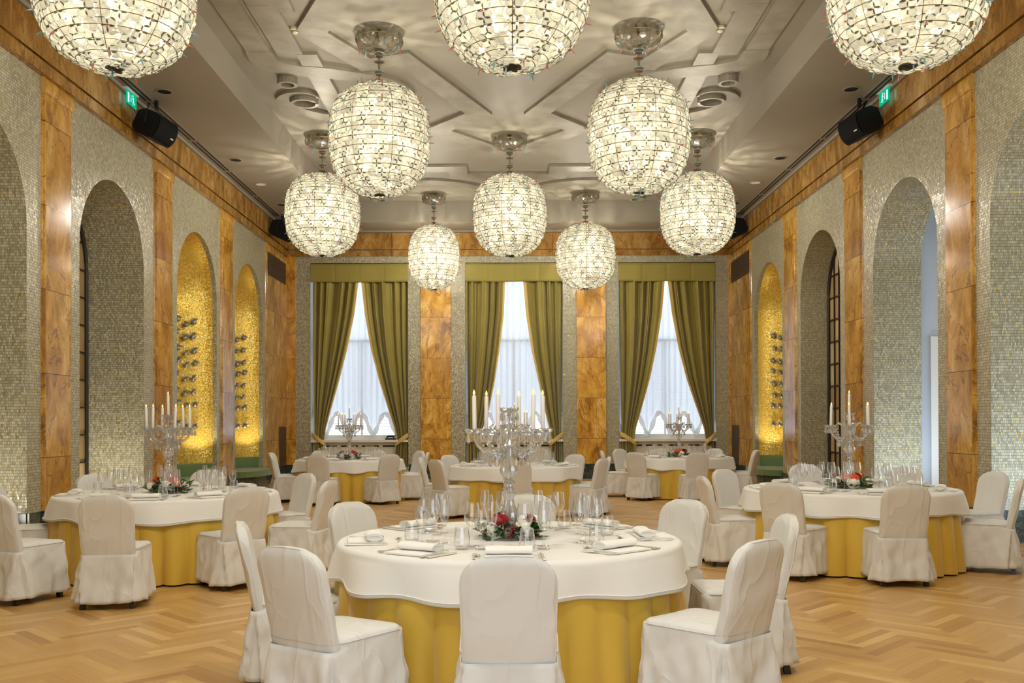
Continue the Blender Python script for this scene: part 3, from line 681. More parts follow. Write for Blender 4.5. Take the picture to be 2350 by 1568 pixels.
# ---------------------------------------------------------------- chandeliers
def make_chandelier():
    t = thing('chandelier', 'chandelier', 'chandelier', (0, 0, 0), 0, 'glass disc chandeliers')
    zt, H, R0 = -0.745, 1.49, 0.675
    # profile by arc length
    prof = []
    for i in range(201):
        z = -H/2+H*i/200; q = abs(2*z/H); e = 2.9 if z > 0 else 2.7
        prof.append((R0*max(1-q**e, 0.0)**(1/2.35)*(1.0-0.035*(z < 0)*q), zt-H/2+z))
    cum = [0.0]
    for i in range(1, 201): cum.append(cum[-1]+math.dist(prof[i], prof[i-1]))
    T = cum[-1]
    def at(s):
        for i in range(1, 201):
            if cum[i] >= s:
                k = (s-cum[i-1])/max(cum[i]-cum[i-1], 1e-9); a, c = prof[i-1], prof[i]
                d = ((c[0]-a[0]), (c[1]-a[1])); L = math.hypot(*d) or 1
                return a[0]+(c[0]-a[0])*k, a[1]+(c[1]-a[1])*k, d[1]/L, -d[0]/L      # r, z, outward normal (nr, nz)
        return prof[-1][0], prof[-1][1], 0, 1
    NR = 19; rows = [T*(i+0.5)/NR for i in range(NR)]
    spikes = []; wires = MB()
    def disc(b, p, n, up, r, tilt):
        n = (n+tilt).normalized(); x = n.cross(up).normalized(); y = x.cross(n); K = 9; th = 0.0028
        f = [p+(x*math.cos(2*PI*k/K)+y*math.sin(2*PI*k/K))*r for k in range(K)]; base = len(b.v); sh = rng.random()
        b.v += [tuple(q+n*th) for q in f]+[tuple(q-n*th) for q in f]+[tuple(p+n*th*2.2), tuple(p-n*th*1.2)]
        for k in range(K):
            k2 = (k+1) % K
            for fc in ((base+k, base+k2, base+2*K), (base+K+k2, base+K+k, base+2*K+1), (base+k2, base+k, base+K+k, base+K+k2)):
                b.f.append(fc); b.uv.append([(0.0 if q >= base+2*K else 1.0, sh) for q in fc]); b.m.append(0)
    rng = random.Random(11)
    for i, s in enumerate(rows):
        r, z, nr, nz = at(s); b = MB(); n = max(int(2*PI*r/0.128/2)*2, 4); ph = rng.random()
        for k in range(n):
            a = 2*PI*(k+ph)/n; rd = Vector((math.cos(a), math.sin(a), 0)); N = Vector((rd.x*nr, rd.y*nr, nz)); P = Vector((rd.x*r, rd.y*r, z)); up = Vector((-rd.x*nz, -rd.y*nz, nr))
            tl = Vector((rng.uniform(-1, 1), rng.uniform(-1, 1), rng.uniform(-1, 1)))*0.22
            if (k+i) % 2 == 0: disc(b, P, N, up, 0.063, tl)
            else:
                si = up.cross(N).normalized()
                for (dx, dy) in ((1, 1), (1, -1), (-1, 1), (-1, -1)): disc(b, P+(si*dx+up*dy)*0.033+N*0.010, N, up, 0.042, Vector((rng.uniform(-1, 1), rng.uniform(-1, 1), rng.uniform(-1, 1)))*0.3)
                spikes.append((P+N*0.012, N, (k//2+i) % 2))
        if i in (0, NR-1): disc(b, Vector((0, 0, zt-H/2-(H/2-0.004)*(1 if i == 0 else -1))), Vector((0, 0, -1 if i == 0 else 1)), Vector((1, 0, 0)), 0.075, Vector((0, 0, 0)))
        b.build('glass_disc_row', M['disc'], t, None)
        wires.tube([((r+0.016)*math.cos(2*PI*k/36), (r+0.016)*math.sin(2*PI*k/36), z) for k in range(36)], 0.0042, 4, True)
    for k in range(8):
        a = 2*PI*k/8+0.2; wires.tube([((p[0]+0.02)*math.cos(a), (p[0]+0.02)*math.sin(a), p[1]) for p in prof[4:197:8]], 0.0035, 4)
    wires.build('wire_frame', M['wire'], t)
    rng.shuffle(spikes); sm = []
    for c in ('blue_glass', 'red_glass'):
        b = MB(); b.lathe([(0.008, 0.0), (0.0105, 0.016), (0.007, 0.028), (0.008, 0.04), (0.0045, 0.055), (0.0005, 0.075)], 6); sm.append(b.mesh('glass_spike', M[c], 60))
    # keep the spikes spread over the whole shell
    for P, N, c in spikes[:98]:
        o = link('glass_spike', sm[c], t); o.location = P; o.rotation_mode = 'QUATERNION'; o.rotation_quaternion = N.to_track_quat('Z', 'Y')
    MB().lathe([(0.016, 0.0), (0.016, zt-0.10)], 12).build('rod', M['brass'], t)
    MB().lathe([(0.001, -0.004), (0.10, -0.004), (0.11, -0.03), (0.05, -0.055), (0.02, -0.07)], 24).build('ceiling_plate', M['brass'], t)
    b = MB()
    for (r, z, n, rr, nz) in ((0.315, -0.10, 15, 0.046, -0.1), (0.308, -0.155, 17, 0.044, -0.5), (0.28, -0.20, 16, 0.046, -1.2), (0.215, -0.225, 13, 0.050, -2.5), (0.14, -0.235, 9, 0.050, -3.0), (0.07, -0.24, 6, 0.045, -3.0)):
        for k in range(n):
            a = 2*PI*(k+rng.random()*0.3)/n; rd = Vector((math.cos(a), math.sin(a), 0)); N = Vector((rd.x, rd.y, nz)).normalized(); disc(b, Vector((rd.x*r, rd.y*r, z)), N, Vector((0, 0, 1)), rr, Vector((rng.uniform(-1, 1), rng.uniform(-1, 1), 0))*0.2)
    cn = b.build('ceiling_canopy', M['dim_disc'], t, None)
    b = MB(); b.tube([(0.325*math.cos(2*PI*k/32), 0.325*math.sin(2*PI*k/32), -0.12) for k in range(32)], 0.006, 4, True); b.tube([(0.25*math.cos(2*PI*k/32), 0.25*math.sin(2*PI*k/32), -0.19) for k in range(32)], 0.005, 4, True)
    for k in range(5): a = 2*PI*k/5; b.tube([(0.02*math.cos(a), 0.02*math.sin(a), -0.06), (0.2*math.cos(a), 0.2*math.sin(a), -0.16), (0.325*math.cos(a), 0.325*math.sin(a), -0.12)], 0.006, 4)
    b.build('canopy_wire', M['wire'], cn)
    for k in range(14):
        a = 2*PI*k/14+0.1; rd = Vector((math.cos(a), math.sin(a), 0)); o = link('canopy_spike', sm[k % 2], cn); rr = 0.28 if k % 3 else 0.17
        o.location = (rd.x*rr, rd.y*rr, -0.215); o.rotation_mode = 'QUATERNION'; o.rotation_quaternion = (rd*0.25+Vector((0, 0, -1))).to_track_quat('Z', 'Y')
    for z in (-0.30, -0.55):
        cp = MB().lathe([(0.02, -0.06), (0.05, -0.035), (0.066, 0.0), (0.060, 0.004), (0.03, -0.02)], 16, (0, 0, z)).build('glass_cup', M['dim_disc'], t)
        MB().tube([(0.066*math.cos(2*PI*k/20), 0.066*math.sin(2*PI*k/20), z+0.004) for k in range(20)], 0.007, 5, True).build('blue_rim', M['blue_glass'], cp)
        MB().tube([(0.055*math.cos(2*PI*k/20), 0.055*math.sin(2*PI*k/20), z-0.035) for k in range(20)], 0.007, 5, True).build('red_rim', M['red_glass'], cp)
    MB().lathe([(0.015, 0.0), (0.07, 0.012), (0.072, 0.018), (0.015, 0.012)], 20, (0, 0, -0.43)).build('drip_plate', M['dim_disc'], t)
    MB().lathe([(0.015, -0.012), (0.06, 0.012), (0.072, 0.020), (0.015, 0.012)], 20, (0, 0, -0.69)).build('drip_plate', M['dim_disc'], t)
    cl = MB().lathe([(0.02, 0.05), (0.02, -1.10), (0.04, -1.12), (0.001, -1.14)], 10, (0, 0, zt-0.05)).build('inner_stem', M['brass'], t)
    zc = zt-H/2
    for k in range(9):
        a = 2*PI*k/9*2.0+0.4; z = zc+(0.40, -0.02, -0.44)[k % 3]; r = 0.26
        ar = MB(); ar.tube([(0, 0, z+0.05), (r*0.6*math.cos(a), r*0.6*math.sin(a), z), (r*math.cos(a), r*math.sin(a), z+0.02)], 0.008, 5); arm = ar.build('lamp_arm', M['wire'], t)
        MB().ball((r*math.cos(a), r*math.sin(a), z+0.065), 0.042, 8, sq=(1, 1, 1.3)).build('light_bulb', M['bulb'], arm)
    l = bpy.data.lights.new('chandelier_light', 'POINT'); l.energy = CHANDELIER_POWER; l.color = CHANDELIER_COLOUR; l.shadow_soft_size = 0.22
    o = bpy.data.objects.new('chandelier_light', l); C.objects.link(o); o.parent = t; o.location = (0, 0, zc)
    return t
ch = make_chandelier(); index_kids(ch)
CH_LAB = ['glass disc chandelier cut by the top left of the frame', 'glass disc chandelier cut by the frame top at centre', 'glass disc chandelier cut by the top right of the frame',
          'large whole glass disc chandelier left of centre', 'large whole glass disc chandelier right of centre',
          'glass disc chandelier partly behind a larger one, by the left soffit', 'glass disc chandelier hanging alone before the middle window', 'glass disc chandelier partly behind a larger one, by the right soffit',
          'narrow small glass disc chandelier between the left and middle windows', 'small glass disc chandelier between the middle and right windows']
for i, (x, y) in enumerate(CHANDELIER_SPOTS):
    o = ch if i == 0 else copy_tree(ch); o.location = (x, y, ZC); o.rotation_euler.z = i*1.37; o['label'] = CH_LAB[i]
    if i == 8: o.scale = (0.86, 0.86, 1.0)

# ---------------------------------------------------------------- curtains
def pxx(px): return (px-VX)/F*(YF-0.04)
def zpx(py): return EYE+(VY-py)*(YF-0.04)/F
DR = [  # window, outer x, [(z px, inner x px)]
    ('left drape of the leftmost window', 716, [(600, 823), (645, 822), (720, 812), (800, 795), (870, 777), (940, 757), (985, 745), (1010, 742), (1030, 746), (1075, 752)]),
    ('right drape of the leftmost window', 939, [(600, 827), (645, 828), (720, 836), (800, 850), (870, 868), (940, 890), (980, 903), (1005, 908), (1030, 904), (1075, 898)]),
    ('left drape of the middle window', 1070, [(600, 1158), (645, 1160), (720, 1157), (800, 1147), (870, 1136), (940, 1122), (985, 1108), (1010, 1102), (1075, 1106)]),
    ('right drape of the middle window', 1293, [(600, 1203), (645, 1202), (720, 1208), (800, 1220), (870, 1235), (940, 1250), (985, 1261), (1010, 1265), (1075, 1262)]),
    ('left drape of the rightmost window', 1424, [(600, 1530), (645, 1528), (720, 1521), (800, 1508), (870, 1493), (940, 1473), (985, 1460), (1010, 1458), (1075, 1464)]),
    ('right drape of the rightmost window', 1646, [(600, 1534), (645, 1536), (720, 1545), (800, 1560), (870, 1578), (940, 1602), (985, 1618), (1010, 1621), (1075, 1618)])]
for di, (lab, xo, edge) in enumerate(DR):
    zs = [-zpx(e[0]) for e in edge]; xi = [pxx(e[1]) for e in edge]; XO = pxx(xo); Yc = YF+0.12; sg = 1 if xi[0] > XO else -1
    rr = random.Random(di); nf = 5.0 if abs(xi[0]-XO) > 1.05 else 4.2; p1, p2 = rr.uniform(0, 6), rr.uniform(0, 6); ZB = 0.06
    def fold(u, z, amp):
        uu = u+0.05*math.sin(2*PI*u*1.5+p2)+0.012*math.sin(z*1.1+p1); return amp*(math.sin(2*PI*nf*uu+p1)+0.35*math.sin(2*PI*nf*2.3*uu+p2)+0.15*math.sin(2*PI*nf*4.1*uu+p1*2))
    def P(u, v, dy=0.0):
        z = 5.42+(ZB-5.42)*v; xin = interp(zs, xi, -z)
        ef = min(max((u-0.86)/0.08, 0), 1); wv = abs(xin-XO); pull = 1-min(abs(z-1.10)/0.5, 1)
        out = XO+sg*(0.0+0.05*max(0, min(1, (4.5-z)/3.4)))
        x = out+(xin-out)*u; amp = (0.075-0.035*pull)*(1-ef*0.9)
        return (x+fold(u, z, 0.012)*0.4, Yc+fold(u, z, amp)-0.05*ef+dy, z)
    b = MB(); le = 0.955 if di % 2 == 0 else 0.915; b.grid(lambda u, v: P(u*le, v), 110, 60)
    t = b.build('curtain', M['curtain'], None, 180)
    tag(t, 'olive velvet curtain tied back, %s' % lab, 'curtain', 'olive window curtains')
    t.modifiers.new('thickness', 'SOLIDIFY').thickness = 0.008
    lb = MB(); lb.grid(lambda u, v: P(le+u*(1-le), v), 10, 60)
    lo = lb.build('lining_edge', M['lining'], t, 180); lo.modifiers.new('thickness', 'SOLIDIFY').thickness = 0.008
    xin = interp(zs, xi, -1.08)
    tb = MB()
    def tie(u, v):
        x = XO-sg*0.03+(xin+sg*0.03-XO+sg*0.03)*u; bow = 0.10*math.sin(PI*min(max(u, 0), 1)); return (x, Yc-0.06-bow*0.9, 1.20-0.27*u**1.2-0.12*v)
    tb.grid(tie, 14, 4); to = tb.build('tieback', M['lining'], t, 180); to.modifiers.new('thickness', 'SOLIDIFY').thickness = 0.012
WN = ['leftmost', 'middle', 'rightmost']
for i, (a, c) in enumerate(OPEN):
    a2, c2 = a+0.0, c-0.0; b = MB()
    def pel(u, v):
        x = a2+(c2-a2)*u; k = 0.012*math.exp(-((u*4-round(u*4))/0.03)**2) if 0.05 < u < 0.95 else 0
        return (x, YF+0.012+0.012*v+k+0.004*math.sin(17*u+v), 5.45-v*0.46+0.006*math.sin(9*u+i))
    b.grid(pel, 80, 8); b.face([(a2, YF+0.012, 5.45), (c2, YF+0.012, 5.45), (c2, YF+0.14, 5.47), (a2, YF+0.14, 5.47)])
    t = b.build('pelmet', M['curtain'], None, 60); t.modifiers.new('thickness', 'SOLIDIFY').thickness = 0.012
    tag(t, 'olive flat pelmet over the %s window' % WN[i], 'pelmet', 'olive window pelmets')
    b = MB(); rr = random.Random(i+40); ph = [rr.uniform(0, 6) for _ in range(4)]
    nsw = 4; Ys = YF+0.31
    def hem(u): return 1.10+0.55*abs(math.cos(PI*nsw*u+0.4*i))**1.6
    def sh(u, v):
        x = a+0.02+(c-a-0.04)*u; z = 5.40+(hem(u)-5.40)*v
        sw = (abs(math.cos(PI*nsw*u+0.4*i)))**6*v**6*0.06
        return (x, Ys+0.02*math.sin(2*PI*17*u+ph[0])+0.012*math.sin(2*PI*31*u+ph[1]+2*v)+sw+0.03*v**8*math.sin(40*v), z)
    b.grid(sh, 170, 50); t = b.build('sheer_curtain', M['sheer'], None, 180)
    tag(t, 'white sheer swagged curtain behind the %s window drapes' % WN[i], 'sheer curtain', 'white sheer curtains')
    hb = MB(); hb.tube([(sh(k/120, 1)[0], Ys-0.02+0.02*math.sin(k*0.7), sh(k/120, 1)[2]+0.02) for k in range(121)], [0.05+0.014*math.sin(k*0.9) for k in range(121)], 8)
    hb.build('gathered_hem', M['swag'], t, 180)
    # radiator cabinet
    t = thing('radiator_cabinet', 'white panelled radiator cabinet under the %s window' % WN[i], 'radiator cabinet', ((a+c)/2, YF+0.40, 0), 0, 'white radiator cabinets'); hw = (c-a)/2-0.02
    b = MB(); b.box(-hw, hw, -0.14, 0.0, 0.30, 0.90); b.box(-hw, hw, -0.17, 0.0, 0.90, 0.937); b.build('body', M['white_paint'], t, None)
    for k in range(4):
        x0 = -hw+0.16+k*(2*hw-0.32)/4; x1 = x0+(2*hw-0.32)/4-0.06
        b = MB(); b.box(x0, x1, -0.152, -0.14, 0.34, 0.80); b.box(x0+0.05, x1-0.05, -0.158, -0.152, 0.39, 0.74); b.build('panel', M['white_paint'], t, None)
        MB().box(x0+0.02, x1-0.02, -0.146, -0.139, 0.815, 0.855).build('vent_slot', M['slot'], t, None)
t = thing('telephone', 'black telephone with curled cord on the left window sill', 'telephone', (-2.98, YF+0.17, 1.0))
b = MB(); b.box(-0.16, 0.12, -0.07, 0.09, 0, 0.035); b.build('base', M['black'], t, None)
b = MB(); b.tube([(-0.13, 0, 0.05), (-0.10, 0, 0.085), (0.02, 0, 0.09), (0.06, 0, 0.055)], [0.025, 0.018, 0.018, 0.025], 8); b.build('handset', M['black'], t)
b = MB(); b.tube([(0.06+0.006*i, 0.02*math.sin(i*1.3)-0.05, 0.05+0.06*math.sin(i*0.3)+0.02*math.cos(i*1.3)) for i in range(24)], 0.006, 5); b.build('cord', M['black'], t)

# ---------------------------------------------------------------- niche benches and ornaments
BN = {(-1, 3): 'the left gold niche nearer the camera', (-1, 4): 'the left gold niche nearer the windows', (1, 4): 'the right gold niche'}
SROW = ['top', 'second', 'third', 'fourth', 'fifth', 'sixth', 'seventh', 'lowest']
orn = None
for (sx, k), nm in BN.items():
    c = BAY[k]; X = sx*XW; a = ARCH_R-0.02
    t = thing('banquette', 'green velvet banquette on green marble in %s' % nm, 'bench', (X, c, 0), 0, 'green banquettes')
    def outline(ins, fr):
        pts = [(sx*(0.08+(0.73-ins)*math.sin(rad(d))), (a-ins)*math.cos(rad(d))) for d in range(0, 181, 10)]
        pts += [(-sx*fr*math.sin(rad(d)), -(a-ins)*math.cos(rad(d))) for d in range(0, 181, 12)]
        return pts
    MB().prism(outline(0.02, 0.30), 0.0, 0.30).build('base', M['green_marble'], t, 30)
    MB().prism(outline(0.0, 0.42), 0.30, 0.42).build('seat', M['bench'], t, 30)
    b = MB()
    def bk(u, v):
        d = PI*u; prof = [(0.0, 0.42), (0.0, 0.62), (0.02, 0.655), (0.06, 0.668), (0.10, 0.655), (0.12, 0.62), (0.13, 0.42)][round(v*6)]
        return (sx*(0.06+(0.73-prof[0])*math.sin(d)), (a-prof[0])*math.cos(d), prof[1])
    b.grid(bk, 30, 6)
    for u in (0, 1): b.face([bk(u, v/6) for v in range(7)])
    b.build('backrest', M['bench'], t, 40)
    # silvered ornaments on the gold mosaic
    if orn is None:
        b = MB(); b.lathe([(0.001, -0.055), (0.05, -0.045), (0.075, -0.01), (0.07, 0.03), (0.035, 0.045), (0.001, 0.04)], 10)
        for j in range(5):
            an = rad(-60+30*j); b.tube([(0, 0, 0.02), (0.045*math.sin(an), 0.02, 0.06), (0.10*math.sin(an), 0.035, 0.05+0.05*math.cos(an)), (0.125*math.sin(an), 0.05, 0.04+0.075*math.cos(an))], [0.022, 0.020, 0.014, 0.003], 5)
        orn = b.mesh('wall_ornament', M['silver_leaf'], 40); rr = random.Random(5)
    cols = ((26, 3.35, 0.265, 'outer'), (38, 3.30, 0.26, 'middle'), (50, 3.4, 0.265, 'inner'))
    for (ph, z0, dz, cn) in cols:
        for j in range(8):
            d = rad(ph+1.5*math.sin(j*1.7)); z = z0-dz*j-(0.12 if j == 7 else 0)
            p = Vector((sx*(XW+0.08+0.70*math.sin(d)), c+(ARCH_R-0.05)*math.cos(d), z+0.02*math.sin(j*2.3+ph)))
            o = link('wall_ornament', orn); o.location = p
            nrm = Vector((-sx*math.sin(d)*1.4, -math.cos(d), 0)); o.rotation_euler = (0, rad(rr.uniform(-25, 25)), math.atan2(nrm.y, nrm.x)-PI/2); sc = rr.uniform(0.62, 0.78); o.scale = (sc, sc, sc)
            tag(o, 'silvered fruit ornament, %s of the %s column in %s' % (SROW[j], cn, nm), 'wall ornament', 'silver ornaments in '+nm)

# ---------------------------------------------------------------- tables
TAB = {  # key: x, y, radius, words
    'near': (0.0, 5.63, 1.0, 'the nearest table', 'nearest'), 'left': (-3.34, 9.40, 1.05, 'the left wall table', 'left'), 'right': (3.45, 9.72, 1.05, 'the right wall table', 'right'),
    'middle': (0.09, 15.2, 1.03, 'the middle table', 'middle'), 'backleft': (-2.98, 17.9, 1.0, 'the far left table', 'far left'), 'backright': (3.28, 18.5, 1.03, 'the far right table', 'far right')}
TZ = 0.75
def table(key):
    x, y, R, nm, sh = TAB[key]; rr = random.Random(hash(len(key)*7+ord(key[0])) % 1000); ph = [rr.uniform(0, 6.28) for _ in range(6)]
    t = thing('round_table', 'round banquet table hidden under the cloths of %s' % nm, 'table', (x, y, 0), 0, 'round banquet tables')
    MB().lathe([(0.001, TZ-0.030), (R-0.05, TZ-0.030), (R-0.05, TZ-0.012), (0.001, TZ-0.012)], 40).build('tabletop', M['dark_wood'], t)
    for k in range(4):
        an = PI/4+k*PI/2; MB().tube([(0.62*R*math.cos(an), 0.62*R*math.sin(an), 0), (0.62*R*math.cos(an), 0.62*R*math.sin(an), TZ-0.03)], 0.022, 8).build('leg', M['dark_wood'], t)
    nf = 30
    def skirt(u, v):
        th = 2*PI*u
        if v < 0.12: r = (R-0.03)*(0.3+0.7*v/0.12); return (r*math.cos(th), r*math.sin(th), TZ-0.008)
        q = (v-0.12)/0.88; f = 2*abs(math.sin(nf/2*th+ph[0]+0.5*math.sin(3*th+ph[1])))**0.62-1
        f = f*(0.75+0.25*math.sin(5*th+ph[2])); s = max(0.0, (q-0.15)/0.85)**0.7
        r = R-0.022+0.008*q**0.5+(0.056*f+0.034)*s
        return (r*math.cos(th), r*math.sin(th), TZ-0.016-(TZ-0.032)*q)
    b = MB(); b.grid(skirt, 420, 18, close=True); o = b.build('gold_tablecloth', M['gold_cloth'], None, 60); o.location = (x, y, 0)
    tag(o, 'floor length golden satin undercloth of %s' % nm, 'tablecloth', 'golden undercloths')
    drop = 0.205
    def cl(u, v):
        th = 2*PI*u; wv = math.sin(8*th+ph[3]+1.3*math.sin(2*th+ph[4]))+0.5*math.sin(13*th+ph[5])
        if v <= 0.4: r = max((R-0.03)*v/0.4, 1e-4); z = TZ+0.001
        elif v <= 0.6:
            a = PI/2*(v-0.4)/0.2; r = R-0.03+0.032*math.sin(a); z = TZ+0.001-0.032*(1-math.cos(a))
        else:
            q = (v-0.6)/0.4; r = R+0.002+(0.038+0.021*wv)*q**0.85; z = TZ-0.031-(drop-0.031+0.008*math.sin(5*th+ph[4])+0.009*wv)*q
        return (r*math.cos(th), r*math.sin(th), z)
    b = MB(); b.grid(cl, 180, 30, close=True); o = b.build('white_tablecloth', M['white_cloth'], None, 60); o.location = (x, y, 0)
    md = o.modifiers.new('thickness', 'SOLIDIFY'); md.thickness = 0.003; md.offset = 1.0
    tag(o, 'round white linen cloth on %s' % nm, 'tablecloth', 'white tablecloths')
    hb = MB(); hb.tube([(lambda p: (p[0]*1.0015, p[1]*1.0015, p[2]+0.012))(cl(k/180, 0.985)) for k in range(180)], 0.0035, 5, True); hb.build('hem', M['white_cloth'], o)
for k in TAB: table(k)

# ---------------------------------------------------------------- covered chairs
def rrect(s, hw, hd, r):
    """Point and outward normal at arc length s (0..1) on a rounded rectangle, from the middle of the back edge."""
    segs = [('l', (0, -hd), (hw-r, -hd)), ('a', (hw-r, -hd+r), -90), ('l', (hw, -hd+r), (hw, hd-r)), ('a', (hw-r, hd-r), 0), ('l', (hw-r, hd), (-hw+r, hd)), ('a', (-hw+r, hd-r), 90), ('l', (-hw, hd-r), (-hw, -hd+r)), ('a', (-hw+r, -hd+r), 180), ('l', (-hw+r, -hd), (0, -hd))]
    Ls = [math.dist(g[1], g[2]) if g[0] == 'l' else PI/2*r for g in segs]; T = sum(Ls); s = (s % 1.0)*T
    for g, L in zip(segs, Ls):
        if s <= L+1e-9:
            k = s/L if L else 0
            if g[0] == 'l':
                d = Vector((g[2][0]-g[1][0], g[2][1]-g[1][1])).normalized(); return (g[1][0]+(g[2][0]-g[1][0])*k, g[1][1]+(g[2][1]-g[1][1])*k), (d.y, -d.x)
            a = rad(g[2]+90*k); return (g[1][0]+r*math.cos(a), g[1][1]+r*math.sin(a)), (math.cos(a), math.sin(a))
        s -= L
    return (0, -hd), (0, -1)
def make_chair(var):
    rr = random.Random(100+var); ph = [rr.uniform(0, 6.28) for _ in range(8)]
    t = thing('dining_chair', 'chair', 'chair', (0, 0, 0))
    # backrest sleeve
    z0, z1 = 0.40, 0.858
    def by(z): return -0.205-0.100*((z-0.425)/0.43)
    NZ = 26
    def back(u, v):
        a = 2*PI*u; h = v*1.0
        z = z0+(z1-z0)*min(h, 1.0); d = z-(z1-0.105); hw = 0.196+0.010*v; ty = 0.034
        if d > 0: k = min(d/0.105, 0.999); hw = hw-0.105+0.105*math.sqrt(1-k*k); ty = 0.034*math.sqrt(1-k**5*0.75)
        ca, sa = math.cos(a), math.sin(a); x = hw*math.copysign(abs(ca)**0.30, ca); y = ty*math.copysign(abs(sa)**0.36, sa)
        zz = z+(0.022*(1-(x/0.2)**2) if d > 0.0 else 0)*min(max(d, 0)/0.105, 1)
        y += 0.014*(x/0.2)**2 + 0.005*math.sin(9*z+5*x+ph[0])*math.sin(PI*v)*(1 if sa < 0 else 0.3)+0.003*math.sin(30*(z*0.8+x*rr_k)+ph[1])*math.sin(PI*v)
        return (x, by(z)+y, zz)
    rr_k = rr.uniform(-0.8, 0.8)
    b = MB(); b.grid(back, 44, NZ, close=True)
    b.face([back(i/44, 1.0) for i in range(44)]); bo = b.build('backrest_cover', M['cover'], t, 50)
    # seam piping along the rear edge
    pts = [Vector(back(u0, v)) for u0, v in [(0.54, i/20) for i in range(21)]]+[Vector(back(0.5+0.5*q, 1.0)) for q in (0.2, 0.35, 0.5, 0.65, 0.8)]+[Vector(back(0.96, 1-i/20)) for i in range(21)]
    MB().tube(pts, 0.0035, 5).build('piping', M['cover'], bo)
    # seat cushion
    def seat(u, v):
        k = [(1.0, 0.385), (1.0, 0.44), (0.985, 0.458), (0.94, 0.468), (0.6, 0.478), (0.2, 0.481), (0.001, 0.481)][round(v*6)]
        (x, y), n = rrect(u, 0.222*k[0], 0.222*k[0], max(0.06*k[0], 1e-4)); return (x*(0.93+0.07*(y+0.22)/0.44), y+0.02, k[1]+0.004*math.sin(11*x+ph[2])*(1-v))
    b = MB(); b.grid(seat, 64, 6, close=True); b.build('seat_cover', M['cover'], t, 60)
    MB().tube([(lambda p: (p[0]*(0.93+0.07*(p[1]+0.22)/0.44)*1.006, p[1]*1.006+0.02, 0.452))(rrect(i/64, 0.222, 0.222, 0.06)[0]) for i in range(64)], 0.003, 5, True).build('seat_piping', M['cover'], t)
    # waist band and pleated skirt
    N = 240; corners = [0.125, 0.375, 0.625, 0.875]
    def sst(a, b_, x): k = min(max((x-a)/(b_-a), 0.0), 1.0); return k*k*(3-2*k)
    def sk(u, v):
        (x, y), n = rrect(u, 0.222, 0.238, 0.035); tt = v; off = 0.0015+0.030*tt+0.022*tt*sst(-0.05, -0.2, y)
        for ci, cpos in enumerate(corners):
            d = abs(u-cpos); hw = (0.004+0.018*tt) if ci in (0, 3) else (0.003+0.010*tt); dep = (0.034 if ci in (0, 3) else 0.018)*sst(0.0, 0.35, tt)
            off += (0.016 if ci in (0, 3) else 0.008)*tt*math.exp(-(d/0.07)**2)-dep*(1-sst(hw*0.80, hw, d))
        off += tt*(0.008*math.sin(2*PI*9*u+ph[3]+1.5*math.sin(4*PI*u+ph[6]))+0.004*math.sin(2*PI*17*u+ph[4]+3*tt))+(0.005*math.sin(2*PI*5*u+7*tt+ph[5])+0.003*math.sin(2*PI*13*u-9*tt+ph[7])+0.003*math.sin(2*PI*7*u+15*tt+ph[1]))*math.sin(PI*tt)
        if y < -0.2 and abs(x) < 0.17: off += (-0.018*math.sin(PI*min(tt*1.1, 1))+0.009*math.sin(9*tt+14*abs(x)+ph[2])*math.sin(PI*tt))*math.cos(x/0.17*PI/2)   # slack rear panel
        ztop = 0.418+0.034*sst(-0.21, -0.10, y)
        return (x*(0.96+0.02*tt)*(0.93+0.07*min((y+0.24)/0.48+tt, 1))+n[0]*off, y+n[1]*off, ztop-(ztop-0.052)*tt+0.006*math.sin(2*PI*3*u+ph[6])*tt)
    b = MB(); b.grid(sk, N, 14, close=True); so = b.build('skirt', M['cover'], t, 50)
    md = so.modifiers.new('thickness', 'SOLIDIFY'); md.thickness = 0.003
    def band(u, v):
        x, y, z = back(u, 0.0); z = 0.448-0.062*v; return (x*1.018, by(z)+(y-by(z0))*1.06-0.002*math.sin(17*x+ph[7])*v, z+0.0015*math.sin(30*x+ph[1]))
    b = MB(); b.grid(band, 44, 3, close=True); b.build('waistband', M['cover'], t, 60)
    for (sx, sy) in ((1, 1), (-1, 1), (1, -1), (-1, -1)):
        p0 = Vector((sx*0.160, 0.175 if sy > 0 else -0.17, 0.39)); p1 = Vector((sx*0.185, 0.200 if sy > 0 else -0.235, 0.0)); b = MB()
        for q0, q1, w0, w1 in ((p0, p1, 0.022, 0.018),):
            c0 = [q0+Vector((dx*w0, dy*w0, 0)) for dx, dy in ((-1, -1), (1, -1), (1, 1), (-1, 1))]; c1 = [q1+Vector((dx*w1, dy*w1, 0)) for dx, dy in ((-1, -1), (1, -1), (1, 1), (-1, 1))]
            for i in range(4): b.face([c0[i], c0[(i+1) % 4], c1[(i+1) % 4], c1[i]])
            b.face(c1); b.face(c0)
        b.build('leg', M['dark_wood'], t, None)
    index_kids(t); return t
CHV = [make_chair(v) for v in range(4)]; USED = [False]*4; CN = [0]
def place_chair(X, Y, face, label, group):
    v = CN[0] % 4; CN[0] += 1; o = CHV[v] if not USED[v] else copy_tree(CHV[v]); USED[v] = True
    o.location = (X, Y, 0); o.rotation_euler.z = face-PI/2; o['label'] = label; o['group'] = group; return o
SEATW = {0: 'right', 1: 'rear right', 2: 'rear', 3: 'rear left', 4: 'left', 5: 'front left', 6: 'front', 7: 'front right'}
